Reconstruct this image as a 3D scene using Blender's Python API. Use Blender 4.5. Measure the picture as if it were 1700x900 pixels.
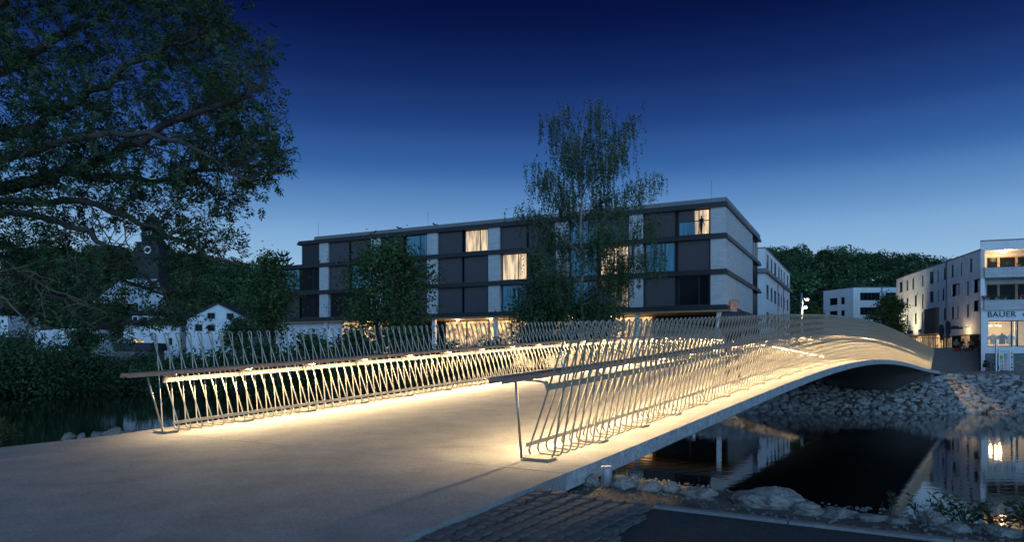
import bpy, bmesh, math, random
import numpy as np
from mathutils import Vector, Matrix, noise

random.seed(7)
rng = np.random.default_rng(7)
S = bpy.context.scene
for o in list(bpy.data.objects):
    bpy.data.objects.remove(o)

# ------------------------------------------------------------------ camera
EYE = 1.45                      # lens height above the datum (metres)
F, CX, YH = 1185.0, 850.0, 592.6   # focal length, centre and eye level of the 1700 px wide photograph
cam_data = bpy.data.cameras.new('camera')
cam = bpy.data.objects.new('camera', cam_data)
S.collection.objects.link(cam)
cam.location = (0, 0, EYE)
cam.rotation_euler = (math.radians(90), 0, 0)
cam_data.sensor_width = 36.0
cam_data.lens = 36.0 * F / 1700.0
cam_data.shift_y = (YH - 450.0) / 1700.0
cam_data.clip_start = 0.1
cam_data.clip_end = 4000
S.camera = cam

# ------------------------------------------------------------------ sky, after sunset
SUN_EL, SUN_AZ = math.radians(-3.0), math.radians(172)     # azimuth clockwise from the view axis: the afterglow lies behind the camera, to the right
world = bpy.data.worlds.new('World')
S.world = world
world.use_nodes = True
wn, wl = world.node_tree.nodes, world.node_tree.links
wn.clear()
w_out = wn.new('ShaderNodeOutputWorld')
w_bg = wn.new('ShaderNodeBackground')
w_sky = wn.new('ShaderNodeTexSky')
w_sky.sky_type = 'NISHITA'
w_sky.sun_disc = False
w_sky.sun_elevation = SUN_EL
w_sky.sun_rotation = SUN_AZ
w_sky.air_density = 1.0
w_sky.dust_density = 0.3
w_sky.ozone_density = 4.0
w_tc = wn.new('ShaderNodeTexCoord')
w_sep = wn.new('ShaderNodeSeparateXYZ')
w_ramp = wn.new('ShaderNodeValToRGB')
w_mix = wn.new('ShaderNodeMixRGB')
w_mix.blend_type = 'ADD'
# twilight air: pale at the skyline, falling to deep navy overhead
stops = [(0.0, (0.38, 0.56, 0.74)), (0.08, (0.36, 0.55, 0.75)), (0.13, (0.275, 0.475, 0.71)), (0.18, (0.165, 0.34, 0.61)), (0.24, (0.056, 0.165, 0.41)),
         (0.296, (0.021, 0.072, 0.25)), (0.35, (0.008, 0.031, 0.14)), (0.40, (0.0024, 0.012, 0.075)), (0.447, (0.0003, 0.0038, 0.038)), (0.6, (0.0003, 0.003, 0.03)), (1.0, (0.0003, 0.003, 0.03))]
cr = w_ramp.color_ramp
cr.elements[0].position, cr.elements[0].color = stops[0][0], stops[0][1] + (1,)
cr.elements[1].position, cr.elements[1].color = stops[-1][0], stops[-1][1] + (1,)
for p, c in stops[1:-1]:
    e = cr.elements.new(p)
    e.color = c + (1,)
cr.interpolation = 'CARDINAL'
wl.new(w_tc.outputs['Generated'], w_sep.inputs[0])
wl.new(w_sep.outputs['Z'], w_ramp.inputs[0])
w_skys = wn.new('ShaderNodeMixRGB')
w_skys.blend_type = 'MULTIPLY'
w_skys.inputs[0].default_value = 1.0
w_skys.inputs[2].default_value = (0.10, 0.14, 0.20, 1)
wl.new(w_sky.outputs[0], w_skys.inputs[1])
w_mix.inputs[0].default_value = 1.0
wl.new(w_ramp.outputs[0], w_mix.inputs[1])
wl.new(w_skys.outputs[0], w_mix.inputs[2])
wl.new(w_mix.outputs[0], w_bg.inputs[0])
w_bg.inputs[1].default_value = 1.0
wl.new(w_bg.outputs[0], w_out.inputs[0])

sun_data = bpy.data.lights.new('sun', 'SUN')
sun_data.energy = 2.9
sun_data.angle = math.radians(110)
sun_data.color = (0.27, 0.58, 1.0)
sun = bpy.data.objects.new('sun', sun_data)
S.collection.objects.link(sun)
_el = math.radians(-5)
_d = Vector((math.sin(SUN_AZ) * math.cos(_el), math.cos(SUN_AZ) * math.cos(_el), math.sin(_el)))
sun.rotation_euler = _d.to_track_quat('Z', 'Y').to_euler()

S.view_settings.view_transform = 'Standard'
S.view_settings.look = 'None'
S.view_settings.gamma = 1.0
S.view_settings.exposure = 0.0
S.view_settings.use_curve_mapping = False
S.render.engine = 'CYCLES'
S.cycles.use_denoising = True
S.cycles.max_bounces = 6
S.cycles.diffuse_bounces = 3
S.cycles.glossy_bounces = 4
S.cycles.transmission_bounces = 4
S.cycles.transparent_max_bounces = 8
S.cycles.caustics_reflective = False
S.cycles.caustics_refractive = False
S.cycles.sample_clamp_indirect = 4.0

# ------------------------------------------------------------------ helpers
COL = S.collection


def P(px, py, d):
    """point at depth d behind the pixel of the photograph"""
    return Vector(((px - CX) / F * d, d, EYE + (YH - py) / F * d))


def zr(z):
    return z + EYE


class MB:
    def __init__(self):
        self.v, self.f, self.m, self.sm = [], [], [], []

    def face(self, pts, mi=0, smooth=False):
        b = len(self.v)
        self.v += [tuple(p) for p in pts]
        self.f.append(tuple(range(b, b + len(pts))))
        self.m.append(mi); self.sm.append(smooth)

    def box8(self, c, mi=0):
        b = len(self.v)
        self.v += [tuple(p) for p in c]
        for q in ((0, 3, 2, 1), (4, 5, 6, 7), (0, 1, 5, 4), (1, 2, 6, 5), (2, 3, 7, 6), (3, 0, 4, 7)):
            self.f.append(tuple(b + i for i in q)); self.m.append(mi); self.sm.append(False)

    def box(self, x0, x1, y0, y1, z0, z1, mi=0, M=None):
        c = [Vector(p) for p in ((x0, y0, z0), (x1, y0, z0), (x1, y1, z0), (x0, y1, z0), (x0, y0, z1), (x1, y0, z1), (x1, y1, z1), (x0, y1, z1))]
        if M is not None:
            c = [M @ p for p in c]
        self.box8(c, mi)

    def tube(self, path, radii, n=6, mi=0, cap=True, smooth=True):
        path = [Vector(p) for p in path]
        if not hasattr(radii, '__len__'):
            radii = [radii] * len(path)
        b = len(self.v)
        ref = None
        for i, p in enumerate(path):
            if i == 0: t = path[1] - p
            elif i == len(path) - 1: t = p - path[i - 1]
            else: t = (path[i + 1] - p).normalized() + (p - path[i - 1]).normalized()
            if t.length < 1e-9: t = Vector((0, 0, 1))
            t.normalize()
            if ref is None:
                ref = Vector((0, 0, 1)) if abs(t.z) < 0.9 else Vector((1, 0, 0))
            a = ref - t * ref.dot(t)
            if a.length < 1e-5:
                a = t.orthogonal()
            a.normalize(); ref = a
            c = t.cross(a)
            for k in range(n):
                an = 2 * math.pi * k / n
                self.v.append(tuple(p + (a * math.cos(an) + c * math.sin(an)) * radii[i]))
        for i in range(len(path) - 1):
            for k in range(n):
                k2 = (k + 1) % n
                self.f.append((b + i * n + k, b + i * n + k2, b + (i + 1) * n + k2, b + (i + 1) * n + k))
                self.m.append(mi); self.sm.append(smooth)
        if cap:
            self.f.append(tuple(b + k for k in range(n - 1, -1, -1))); self.m.append(mi); self.sm.append(False)
            e = b + (len(path) - 1) * n
            self.f.append(tuple(e + k for k in range(n))); self.m.append(mi); self.sm.append(False)

    def lathe(self, prof, c=(0, 0, 0), n=12, mi=0, smooth=True):
        b = len(self.v); c = Vector(c)
        for r, z in prof:
            for k in range(n):
                an = 2 * math.pi * k / n
                self.v.append((c.x + r * math.cos(an), c.y + r * math.sin(an), c.z + z))
        for i in range(len(prof) - 1):
            for k in range(n):
                k2 = (k + 1) % n
                self.f.append((b + i * n + k, b + i * n + k2, b + (i + 1) * n + k2, b + (i + 1) * n + k))
                self.m.append(mi); self.sm.append(smooth)
        self.f.append(tuple(b + k for k in range(n - 1, -1, -1))); self.m.append(mi); self.sm.append(False)
        e = b + (len(prof) - 1) * n
        self.f.append(tuple(e + k for k in range(n))); self.m.append(mi); self.sm.append(False)

    def strip(self, rows, mi=0, smooth=False, closed=False):
        """rows of equally many points, joined by quads"""
        b = len(self.v); n = len(rows[0])
        for r in rows:
            self.v += [tuple(p) for p in r]
        for i in range(len(rows) - 1):
            for k in range(n if closed else n - 1):
                k2 = (k + 1) % n
                self.f.append((b + i * n + k, b + i * n + k2, b + (i + 1) * n + k2, b + (i + 1) * n + k))
                self.m.append(mi); self.sm.append(smooth)

    def mesh(self, name, mats):
        me = bpy.data.meshes.new(name)
        me.from_pydata(self.v, [], self.f)
        for m in (mats if isinstance(mats, (list, tuple)) else [mats]):
            me.materials.append(m)
        me.polygons.foreach_set('material_index', self.m)
        me.polygons.foreach_set('use_smooth', self.sm)
        me.update()
        return me

    def obj(self, name, mats, parent=None, loc=None):
        return link(name, self.mesh(name, mats), parent, loc)


def link(name, me, parent=None, loc=None, M=None):
    o = bpy.data.objects.new(name, me)
    COL.objects.link(o)
    if parent is not None:
        o.parent = parent
        if parent.type == 'EMPTY' or M is not None or True:
            pass
    if M is not None:
        o.matrix_local = M
    elif loc is not None:
        o.location = loc
    return o


def thing(name, label, cat, loc=(0, 0, 0), rz=0.0, group=None):
    """empty at the base of a thing; its parts are given in its local frame"""
    o = bpy.data.objects.new(name, None)
    COL.objects.link(o)
    o.location = loc
    o.rotation_euler = (0, 0, rz)
    o.empty_display_size = 0.2
    return tag(o, label, cat, group)


def tag(o, label=None, cat=None, group=None, kind=None):
    if label: o['label'] = label
    if cat: o['category'] = cat
    if group: o['group'] = group
    if kind: o['kind'] = kind
    return o


def quads_obj(name, V, mat, parent=None, smooth=False):
    """V: (n,4,3) array of quads"""
    V = np.asarray(V, dtype=np.float32)
    n = len(V)
    me = bpy.data.meshes.new(name)
    me.vertices.add(n * 4)
    me.vertices.foreach_set('co', V.reshape(-1))
    me.loops.add(n * 4)
    me.loops.foreach_set('vertex_index', np.arange(n * 4, dtype=np.int32))
    me.polygons.add(n)
    me.polygons.foreach_set('loop_start', np.arange(0, n * 4, 4, dtype=np.int32))
    me.materials.append(mat)
    me.update(calc_edges=True)
    me.validate()
    return link(name, me, parent)


# ------------------------------------------------------------------ materials
def mat(name, col, rough=0.6, metal=0.0, var=0.12, scale=8.0, bump=0.0, bscale=40.0, spec=0.5, col2=None, stretch=None, detail=6.0, coat=0.0):
    m = bpy.data.materials.new(name)
    m.use_nodes = True
    nt = m.node_tree
    b = nt.nodes['Principled BSDF']
    b.inputs['Roughness'].default_value = rough
    b.inputs['Metallic'].default_value = metal
    b.inputs['Specular IOR Level'].default_value = spec
    if coat: b.inputs['Coat Weight'].default_value = coat
    tc = nt.nodes.new('ShaderNodeTexCoord')
    mp = nt.nodes.new('ShaderNodeMapping')
    if stretch: mp.inputs['Scale'].default_value = stretch
    nt.links.new(tc.outputs['Object'], mp.inputs[0])
    nz = nt.nodes.new('ShaderNodeTexNoise')
    nz.inputs['Scale'].default_value = scale
    nz.inputs['Detail'].default_value = detail
    nz.inputs['Roughness'].default_value = 0.65
    nt.links.new(mp.outputs[0], nz.inputs['Vector'])
    rp = nt.nodes.new('ShaderNodeValToRGB')
    rp.color_ramp.elements[0].position = 0.28
    rp.color_ramp.elements[1].position = 0.72
    c1 = tuple(max(0, c * (1 - var)) for c in col)
    c2 = col2 if col2 else tuple(min(1, c * (1 + var)) for c in col)
    rp.color_ramp.elements[0].color = c1 + (1,)
    rp.color_ramp.elements[1].color = tuple(c2) + (1,)
    nt.links.new(nz.outputs[0], rp.inputs[0])
    nt.links.new(rp.outputs[0], b.inputs['Base Color'])
    if bump:
        n2 = nt.nodes.new('ShaderNodeTexNoise')
        n2.inputs['Scale'].default_value = bscale
        n2.inputs['Detail'].default_value = 8
        nt.links.new(mp.outputs[0], n2.inputs['Vector'])
        bp = nt.nodes.new('ShaderNodeBump')
        bp.inputs['Strength'].default_value = bump
        bp.inputs['Distance'].default_value = 0.02
        nt.links.new(n2.outputs[0], bp.inputs['Height'])
        nt.links.new(bp.outputs[0], b.inputs['Normal'])
    return m


def foliage(name, dark, light, trans=0.25, patch=0.5, spread=0.35):
    m = bpy.data.materials.new(name)
    m.use_nodes = True
    nt = m.node_tree
    nt.nodes.clear()
    out = nt.nodes.new('ShaderNodeOutputMaterial')
    geo = nt.nodes.new('ShaderNodeNewGeometry')
    rp = nt.nodes.new('ShaderNodeValToRGB')
    rp.color_ramp.elements[0].color = dark + (1,)
    rp.color_ramp.elements[1].color = light + (1,)
    nt.links.new(geo.outputs['Random Per Island'], rp.inputs[0])
    tc = nt.nodes.new('ShaderNodeTexCoord')
    nz = nt.nodes.new('ShaderNodeTexNoise')
    nz.inputs['Scale'].default_value = patch
    nt.links.new(tc.outputs['Object'], nz.inputs['Vector'])
    mr = nt.nodes.new('ShaderNodeMapRange')
    mr.inputs[1].default_value = 0.3; mr.inputs[2].default_value = 0.7
    mr.inputs[3].default_value = 1 - spread; mr.inputs[4].default_value = 1 + spread
    nt.links.new(nz.outputs[0], mr.inputs[0])
    mu = nt.nodes.new('ShaderNodeMixRGB'); mu.blend_type = 'MULTIPLY'; mu.inputs[0].default_value = 1
    nt.links.new(rp.outputs[0], mu.inputs[1]); nt.links.new(mr.outputs[0], mu.inputs[2])
    d = nt.nodes.new('ShaderNodeBsdfPrincipled')
    d.inputs['Roughness'].default_value = 0.5
    d.inputs['Specular IOR Level'].default_value = 0.3
    t = nt.nodes.new('ShaderNodeBsdfTranslucent')
    nt.links.new(mu.outputs[0], d.inputs['Base Color']); nt.links.new(mu.outputs[0], t.inputs[0])
    mx = nt.nodes.new('ShaderNodeMixShader'); mx.inputs[0].default_value = trans
    nt.links.new(d.outputs[0], mx.inputs[1]); nt.links.new(t.outputs[0], mx.inputs[2])
    nt.links.new(mx.outputs[0], out.inputs[0])
    return m


def emit(name, col, strength, wave=None, base=None):
    """glowing surface; wave = (scale, contrast) gives it the vertical folds of a curtain"""
    m = bpy.data.materials.new(name)
    m.use_nodes = True
    nt = m.node_tree
    b = nt.nodes['Principled BSDF']
    b.inputs['Base Color'].default_value = (base or (0.3, 0.25, 0.2)) + (1,)
    b.inputs['Emission Color'].default_value = col + (1,)
    b.inputs['Emission Strength'].default_value = strength
    b.inputs['Roughness'].default_value = 0.4
    if wave:
        tc = nt.nodes.new('ShaderNodeTexCoord')
        mp = nt.nodes.new('ShaderNodeMapping')
        mp.inputs['Scale'].default_value = wave[0]
        nt.links.new(tc.outputs['Object'], mp.inputs[0])
        nz = nt.nodes.new('ShaderNodeTexNoise')
        nz.inputs['Scale'].default_value = 1.0
        nz.inputs['Detail'].default_value = 3
        nt.links.new(mp.outputs[0], nz.inputs['Vector'])
        mr = nt.nodes.new('ShaderNodeMapRange')
        mr.inputs[1].default_value = 0.35; mr.inputs[2].default_value = 0.65
        mr.inputs[3].default_value = strength * (1 - wave[1]); mr.inputs[4].default_value = strength * (1 + wave[1])
        nt.links.new(nz.outputs[0], mr.inputs[0])
        nt.links.new(mr.outputs[0], b.inputs['Emission Strength'])
    return m


def brick_mat(name, c1, c2, mortar, bw, bh, rough=0.8):
    """thin courses on a wall; the u axis is x+y so that it works on any upright face"""
    m = bpy.data.materials.new(name)
    m.use_nodes = True
    nt = m.node_tree
    b = nt.nodes['Principled BSDF']
    b.inputs['Roughness'].default_value = rough
    tc = nt.nodes.new('ShaderNodeTexCoord')
    sp = nt.nodes.new('ShaderNodeSeparateXYZ')
    nt.links.new(tc.outputs['Object'], sp.inputs[0])
    cb = nt.nodes.new('ShaderNodeCombineXYZ')
    ad = nt.nodes.new('ShaderNodeMath'); ad.operation = 'ADD'
    nt.links.new(sp.outputs['X'], ad.inputs[0]); nt.links.new(sp.outputs['Y'], ad.inputs[1])
    nt.links.new(ad.outputs[0], cb.inputs[0]); nt.links.new(sp.outputs['Z'], cb.inputs[1])
    br = nt.nodes.new('ShaderNodeTexBrick')
    br.inputs['Color1'].default_value = c1 + (1,)
    br.inputs['Color2'].default_value = c2 + (1,)
    br.inputs['Mortar'].default_value = mortar + (1,)
    br.inputs['Scale'].default_value = 1.0
    br.inputs['Mortar Size'].default_value = 0.012
    br.inputs['Brick Width'].default_value = bw
    br.inputs['Row Height'].default_value = bh
    nt.links.new(cb.outputs[0], br.inputs['Vector'])
    nz = nt.nodes.new('ShaderNodeTexNoise'); nz.inputs['Scale'].default_value = 1.3; nz.inputs['Detail'].default_value = 6
    nt.links.new(tc.outputs['Object'], nz.inputs['Vector'])
    mr = nt.nodes.new('ShaderNodeMapRange'); mr.inputs[3].default_value = 0.78; mr.inputs[4].default_value = 1.2
    nt.links.new(nz.outputs[0], mr.inputs[0])
    mu = nt.nodes.new('ShaderNodeMixRGB'); mu.blend_type = 'MULTIPLY'; mu.inputs[0].default_value = 1
    nt.links.new(br.outputs['Color'], mu.inputs[1]); nt.links.new(mr.outputs[0], mu.inputs[2])
    nt.links.new(mu.outputs[0], b.inputs['Base Color'])
    bp = nt.nodes.new('ShaderNodeBump'); bp.inputs['Strength'].default_value = 0.5; bp.inputs['Distance'].default_value = 0.03
    nt.links.new(br.outputs['Fac'], bp.inputs['Height']); bp.invert = True
    nt.links.new(bp.outputs[0], b.inputs['Normal'])
    return m


MT = dict(
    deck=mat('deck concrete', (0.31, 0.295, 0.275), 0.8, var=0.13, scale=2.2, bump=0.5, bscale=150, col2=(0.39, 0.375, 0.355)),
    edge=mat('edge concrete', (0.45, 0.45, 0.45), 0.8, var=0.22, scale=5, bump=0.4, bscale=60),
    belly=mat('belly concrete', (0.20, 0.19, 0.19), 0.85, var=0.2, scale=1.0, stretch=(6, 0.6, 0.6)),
    steel=mat('stainless tube', (0.44, 0.40, 0.31), 0.34, metal=0.55, var=0.1, scale=3),
    steel_flat=mat('stainless flat', (0.46, 0.42, 0.34), 0.45, metal=0.35, var=0.1, scale=5),
    wood_rail=mat('handrail oak', (0.33, 0.21, 0.15), 0.45, var=0.3, scale=14, stretch=(1, 1, 6), bump=0.1),
    led=emit('led strip', (1.0, 0.73, 0.39), 390.0),
    dirt=mat('bank soil', (0.12, 0.085, 0.06), 0.95, var=0.5, scale=3, bump=0.9, bscale=30, col2=(0.22, 0.17, 0.13)),
    asphalt=mat('asphalt', (0.05, 0.05, 0.052), 0.9, var=0.25, scale=30, bump=0.6, bscale=220),
    kerb=mat('kerb granite', (0.26, 0.25, 0.24), 0.85, var=0.25, scale=20, bump=0.4, bscale=90),
    cobble=mat('cobble granite', (0.10, 0.097, 0.097), 0.85, var=0.4, scale=9, bump=0.8, bscale=40, col2=(0.19, 0.18, 0.175)),
    cobble2=mat('cobble granite dark', (0.10, 0.10, 0.105), 0.8, var=0.35, scale=9, bump=0.8, bscale=40, col2=(0.18, 0.17, 0.17)),
    joint=mat('joint sand', (0.075, 0.07, 0.063), 0.95, var=0.3, scale=30),
    rock=mat('boulder limestone', (0.17, 0.14, 0.115), 0.95, var=0.45, scale=4.5, bump=1.0, bscale=26, col2=(0.40, 0.36, 0.32), detail=10),
    rip=mat('riprap stone', (0.30, 0.275, 0.255), 0.9, var=0.5, scale=1.6, bump=0.8, bscale=9, col2=(0.58, 0.55, 0.51)),
    gravel=mat('gravel', (0.22, 0.20, 0.18), 0.95, var=0.4, scale=22, bump=0.9, bscale=60),
    bark=mat('ash bark', (0.075, 0.06, 0.05), 0.95, var=0.4, scale=10, bump=0.9, bscale=24),
    lichen=mat('dead lichened twig', (0.16, 0.13, 0.07), 0.95, var=0.4, scale=9),
    birchbark=mat('birch bark', (0.07, 0.065, 0.06), 0.8, var=0.6, scale=2.6, stretch=(1, 1, 3.0), col2=(0.48, 0.46, 0.44)),
    leaf_ash=foliage('ash leaf', (0.024, 0.052, 0.022), (0.066, 0.115, 0.042)),
    leaf_birch=foliage('birch leaf', (0.035, 0.065, 0.028), (0.085, 0.14, 0.05)),
    leaf_tree=foliage('garden tree leaf', (0.035, 0.075, 0.026), (0.095, 0.16, 0.045)),
    leaf_round=foliage('plane tree leaf', (0.04, 0.07, 0.02), (0.11, 0.15, 0.04)),
    leaf_bush=foliage('bank shrub leaf', (0.032, 0.072, 0.032), (0.09, 0.155, 0.06)),
    leaf_far=foliage('hill wood leaf', (0.030, 0.068, 0.034), (0.10, 0.165, 0.065), 0.15, 0.09, 0.6),
    leaf_weed=foliage('willow shoot leaf', (0.04, 0.07, 0.025), (0.09, 0.13, 0.05)),
    grass=foliage('dry grass', (0.05, 0.07, 0.025), (0.16, 0.15, 0.07)),
    white=mat('white render', (0.80, 0.80, 0.79), 0.85, var=0.07, scale=0.8, bump=0.05),
    white2=mat('pale render', (0.82, 0.83, 0.84), 0.85, var=0.12, scale=0.5),
    beige=mat('cream render', (0.64, 0.61, 0.55), 0.85, var=0.08, scale=0.8),
    brick=brick_mat('pale clinker', (0.54, 0.535, 0.53), (0.64, 0.635, 0.62), (0.44, 0.44, 0.44), 0.6, 0.12),
    stonewall=brick_mat('grey stone courses', (0.50, 0.50, 0.50), (0.60, 0.60, 0.59), (0.32, 0.32, 0.32), 0.7, 0.22),
    darkblock=brick_mat('dark plinth stone', (0.15, 0.15, 0.15), (0.22, 0.22, 0.21), (0.08, 0.08, 0.08), 0.5, 0.18),
    band=mat('anthracite metal', (0.022, 0.023, 0.027), 0.45, metal=0.2, var=0.15),
    parapet=mat('parapet sheet', (0.20, 0.20, 0.205), 0.5, metal=0.3, var=0.08),
    screen=mat('woven sun screen', (0.085, 0.075, 0.080), 0.85, var=0.06, scale=20),
    frame=mat('window frame', (0.03, 0.03, 0.033), 0.5),
    framew=mat('white frame', (0.6, 0.6, 0.58), 0.5),
    framewood=mat('timber frame', (0.42, 0.27, 0.14), 0.5, var=0.2),
    glass=mat('dark pane', (0.010, 0.013, 0.017), 0.12, spec=0.06, var=0.05),
    soffit=mat('timber soffit', (0.38, 0.22, 0.11), 0.6, var=0.2, scale=4, stretch=(8, 1, 1)),
    brown=mat('brown cladding', (0.11, 0.085, 0.07), 0.7, var=0.08),
    roof_dark=mat('dark roof tile', (0.06, 0.045, 0.045), 0.8, var=0.3, scale=4),
    roof_pale=mat('pale slate roof', (0.52, 0.53, 0.55), 0.5, var=0.15, scale=2),
    tower=mat('tower stone', (0.035, 0.036, 0.043), 0.85, var=0.15),
    timber=mat('weathered boards', (0.20, 0.18, 0.17), 0.85, var=0.3, scale=3, stretch=(8, 8, 0.5)),
    steps=mat('dark step timber', (0.17, 0.155, 0.145), 0.8, var=0.25, scale=3, stretch=(0.6, 6, 6)),
    lettering=mat('dark lettering', (0.02, 0.022, 0.025), 0.5),
    skin=mat('skin', (0.52, 0.32, 0.23), 0.6, var=0.05),
    hair=mat('grey blond hair', (0.30, 0.22, 0.14), 0.7, var=0.3, scale=30),
    hair2=mat('dark hair', (0.035, 0.024, 0.018), 0.6, var=0.3, scale=30),
    navy=mat('navy cloth', (0.025, 0.03, 0.05), 0.9, var=0.2),
    blue=mat('blue grey cloth', (0.12, 0.15, 0.22), 0.9, var=0.2),
    grey=mat('grey cloth', (0.16, 0.15, 0.15), 0.9, var=0.2),
    black=mat('black cloth', (0.015, 0.015, 0.017), 0.9, var=0.2),
    red=mat('red cloth', (0.45, 0.03, 0.025), 0.8),
    ochre=mat('ochre cloth', (0.38, 0.22, 0.07), 0.9, var=0.15),
    maroon=mat('maroon cloth', (0.14, 0.03, 0.03), 0.9, var=0.2),
    denim=mat('denim cloth', (0.09, 0.13, 0.22), 0.9, var=0.2),
    cream=mat('cream cloth', (0.62, 0.57, 0.45), 0.9, var=0.1),
    tan=mat('tan cloth', (0.34, 0.23, 0.13), 0.9, var=0.1),
    umbrella=mat('plum grey canvas', (0.065, 0.055, 0.06), 0.85, var=0.2),
    rubber=mat('black rubber', (0.012, 0.012, 0.012), 0.8),
    alu=mat('brushed aluminium', (0.48, 0.48, 0.48), 0.35, metal=0.8),
    galv=mat('galvanised steel', (0.36, 0.37, 0.38), 0.5, metal=0.5, var=0.15),
    paper=mat('poster paper', (0.68, 0.66, 0.62), 0.7, var=0.05),
    yellow=mat('yellow print', (0.62, 0.47, 0.03), 0.7),
    pink=mat('pink print', (0.60, 0.36, 0.36), 0.7),
    teal=mat('teal print', (0.16, 0.32, 0.33), 0.7),
    blueprint=mat('blue print', (0.06, 0.10, 0.32), 0.7),
    flower=mat('red blossom', (0.42, 0.05, 0.10), 0.7),
    pot=mat('flower pot', (0.45, 0.44, 0.42), 0.7),
    ceramic=mat('warm wall', (0.52, 0.41, 0.22), 0.8),
    lit=emit('lit room curtain', (1.0, 0.70, 0.38), 0.75, ((5, 5, 0.5), 0.6)),
    litdim=emit('dim lit room', (1.0, 0.62, 0.30), 0.22, ((3, 3, 0.8), 0.8)),
    dusk=emit('blue glowing pane', (0.05, 0.30, 0.62), 0.20, ((6, 6, 0.3), 0.35), base=(0.03, 0.05, 0.07)),  # blue glass with curtain; its dusk blue is put in as emission
    lounge=emit('lounge glow', (1.0, 0.62, 0.26), 0.75, ((1.6, 1.6, 1.9), 0.9)),
    lampglow=emit('lamp glow', (1.0, 0.82, 0.48), 28.0),
    bulb=emit('balcony lamp', (1.0, 0.70, 0.38), 40.0),
    shoplamp=emit('shop spot', (1.0, 0.86, 0.55), 30.0),
)


def water_mat():
    m = bpy.data.materials.new('river water')
    m.use_nodes = True
    nt = m.node_tree
    b = nt.nodes['Principled BSDF']
    b.inputs['Base Color'].default_value = (0.006, 0.007, 0.007, 1)
    b.inputs['Roughness'].default_value = 0.03
    b.inputs['IOR'].default_value = 1.33
    tc = nt.nodes.new('ShaderNodeTexCoord')
    mp = nt.nodes.new('ShaderNodeMapping')
    mp.inputs['Scale'].default_value = (2.2, 3.0, 1)
    nt.links.new(tc.outputs['Object'], mp.inputs[0])
    nz = nt.nodes.new('ShaderNodeTexNoise')
    nz.inputs['Scale'].default_value = 1.1
    nz.inputs['Detail'].default_value = 3
    nt.links.new(mp.outputs[0], nz.inputs['Vector'])
    bp = nt.nodes.new('ShaderNodeBump')
    bp.inputs['Strength'].default_value = 0.045
    bp.inputs['Distance'].default_value = 0.05
    nt.links.new(nz.outputs[0], bp.inputs['Height'])
    nt.links.new(bp.outputs[0], b.inputs['Normal'])
    return m


MT['water'] = water_mat()


def speckle(m, scale, amount):
    nt = m.node_tree
    b = nt.nodes['Principled BSDF']
    src = b.inputs['Base Color'].links[0].from_socket
    tc = nt.nodes.new('ShaderNodeTexCoord')
    n1 = nt.nodes.new('ShaderNodeTexNoise'); n1.inputs['Scale'].default_value = scale; n1.inputs['Detail'].default_value = 2
    n2 = nt.nodes.new('ShaderNodeTexNoise'); n2.inputs['Scale'].default_value = scale * .45; n2.inputs['Detail'].default_value = 6
    ad = nt.nodes.new('ShaderNodeMath'); ad.operation = 'ADD'
    nt.links.new(tc.outputs['Object'], n1.inputs['Vector']); nt.links.new(tc.outputs['Object'], n2.inputs['Vector'])
    nt.links.new(n1.outputs[0], ad.inputs[0]); nt.links.new(n2.outputs[0], ad.inputs[1])
    mr = nt.nodes.new('ShaderNodeMapRange')
    mr.inputs[1].default_value = .65; mr.inputs[2].default_value = 1.35; mr.inputs[3].default_value = 1 - amount; mr.inputs[4].default_value = 1 + amount
    nt.links.new(ad.outputs[0], mr.inputs[0])
    mu = nt.nodes.new('ShaderNodeMixRGB'); mu.blend_type = 'MULTIPLY'; mu.inputs[0].default_value = 1
    nt.links.new(src, mu.inputs[1]); nt.links.new(mr.outputs[0], mu.inputs[2]); nt.links.new(mu.outputs[0], b.inputs['Base Color'])


speckle(MT['deck'], 110, .32)


def scuffs(m, rot, lighten, th, scale=(0.5, 9, 1), seed=0.0):
    nt = m.node_tree
    b = nt.nodes['Principled BSDF']
    src = b.inputs['Base Color'].links[0].from_socket
    tc = nt.nodes.new('ShaderNodeTexCoord')
    mp = nt.nodes.new('ShaderNodeMapping'); mp.inputs['Rotation'].default_value = (0, 0, rot); mp.inputs['Scale'].default_value = scale; mp.inputs['Location'].default_value = (seed, seed, 0)
    nt.links.new(tc.outputs['Object'], mp.inputs[0])
    nz = nt.nodes.new('ShaderNodeTexNoise'); nz.inputs['Scale'].default_value = 1.3; nz.inputs['Detail'].default_value = 9; nz.inputs['Roughness'].default_value = .75
    nt.links.new(mp.outputs[0], nz.inputs['Vector'])
    mr = nt.nodes.new('ShaderNodeMapRange'); mr.inputs[1].default_value = th; mr.inputs[2].default_value = th + .09; mr.inputs[3].default_value = 1.0; mr.inputs[4].default_value = lighten
    nt.links.new(nz.outputs[0], mr.inputs[0])
    mu = nt.nodes.new('ShaderNodeMixRGB'); mu.blend_type = 'MULTIPLY'; mu.inputs[0].default_value = 1; mu.use_clamp = False
    nt.links.new(src, mu.inputs[1]); nt.links.new(mr.outputs[0], mu.inputs[2]); nt.links.new(mu.outputs[0], b.inputs['Base Color'])


scuffs(MT['deck'], 0.15, 1.7, .665, (0.45, 11, 1))          # pale scrapes
scuffs(MT['deck'], -0.9, 0.82, .60, (0.25, 2.4, 1), 7.3)    # darker tyre bands along the bridge
scuffs(MT['deck'], 0.4, 0.78, .64, (1.2, 1.2, 1), 3.1)      # stains
_nt = MT['deck'].node_tree                                  # one pattern running on from path to deck
_geo = _nt.nodes.new('ShaderNodeNewGeometry')
for _l in [l for l in _nt.links if l.from_node.type == 'TEX_COORD']:
    _to = _l.to_socket
    _nt.links.remove(_l)
    _nt.links.new(_geo.outputs['Position'], _to)
speckle(MT['edge'], 30, .4)
speckle(MT['asphalt'], 90, .6)
speckle(MT['white2'], 1.2, .10)

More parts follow.
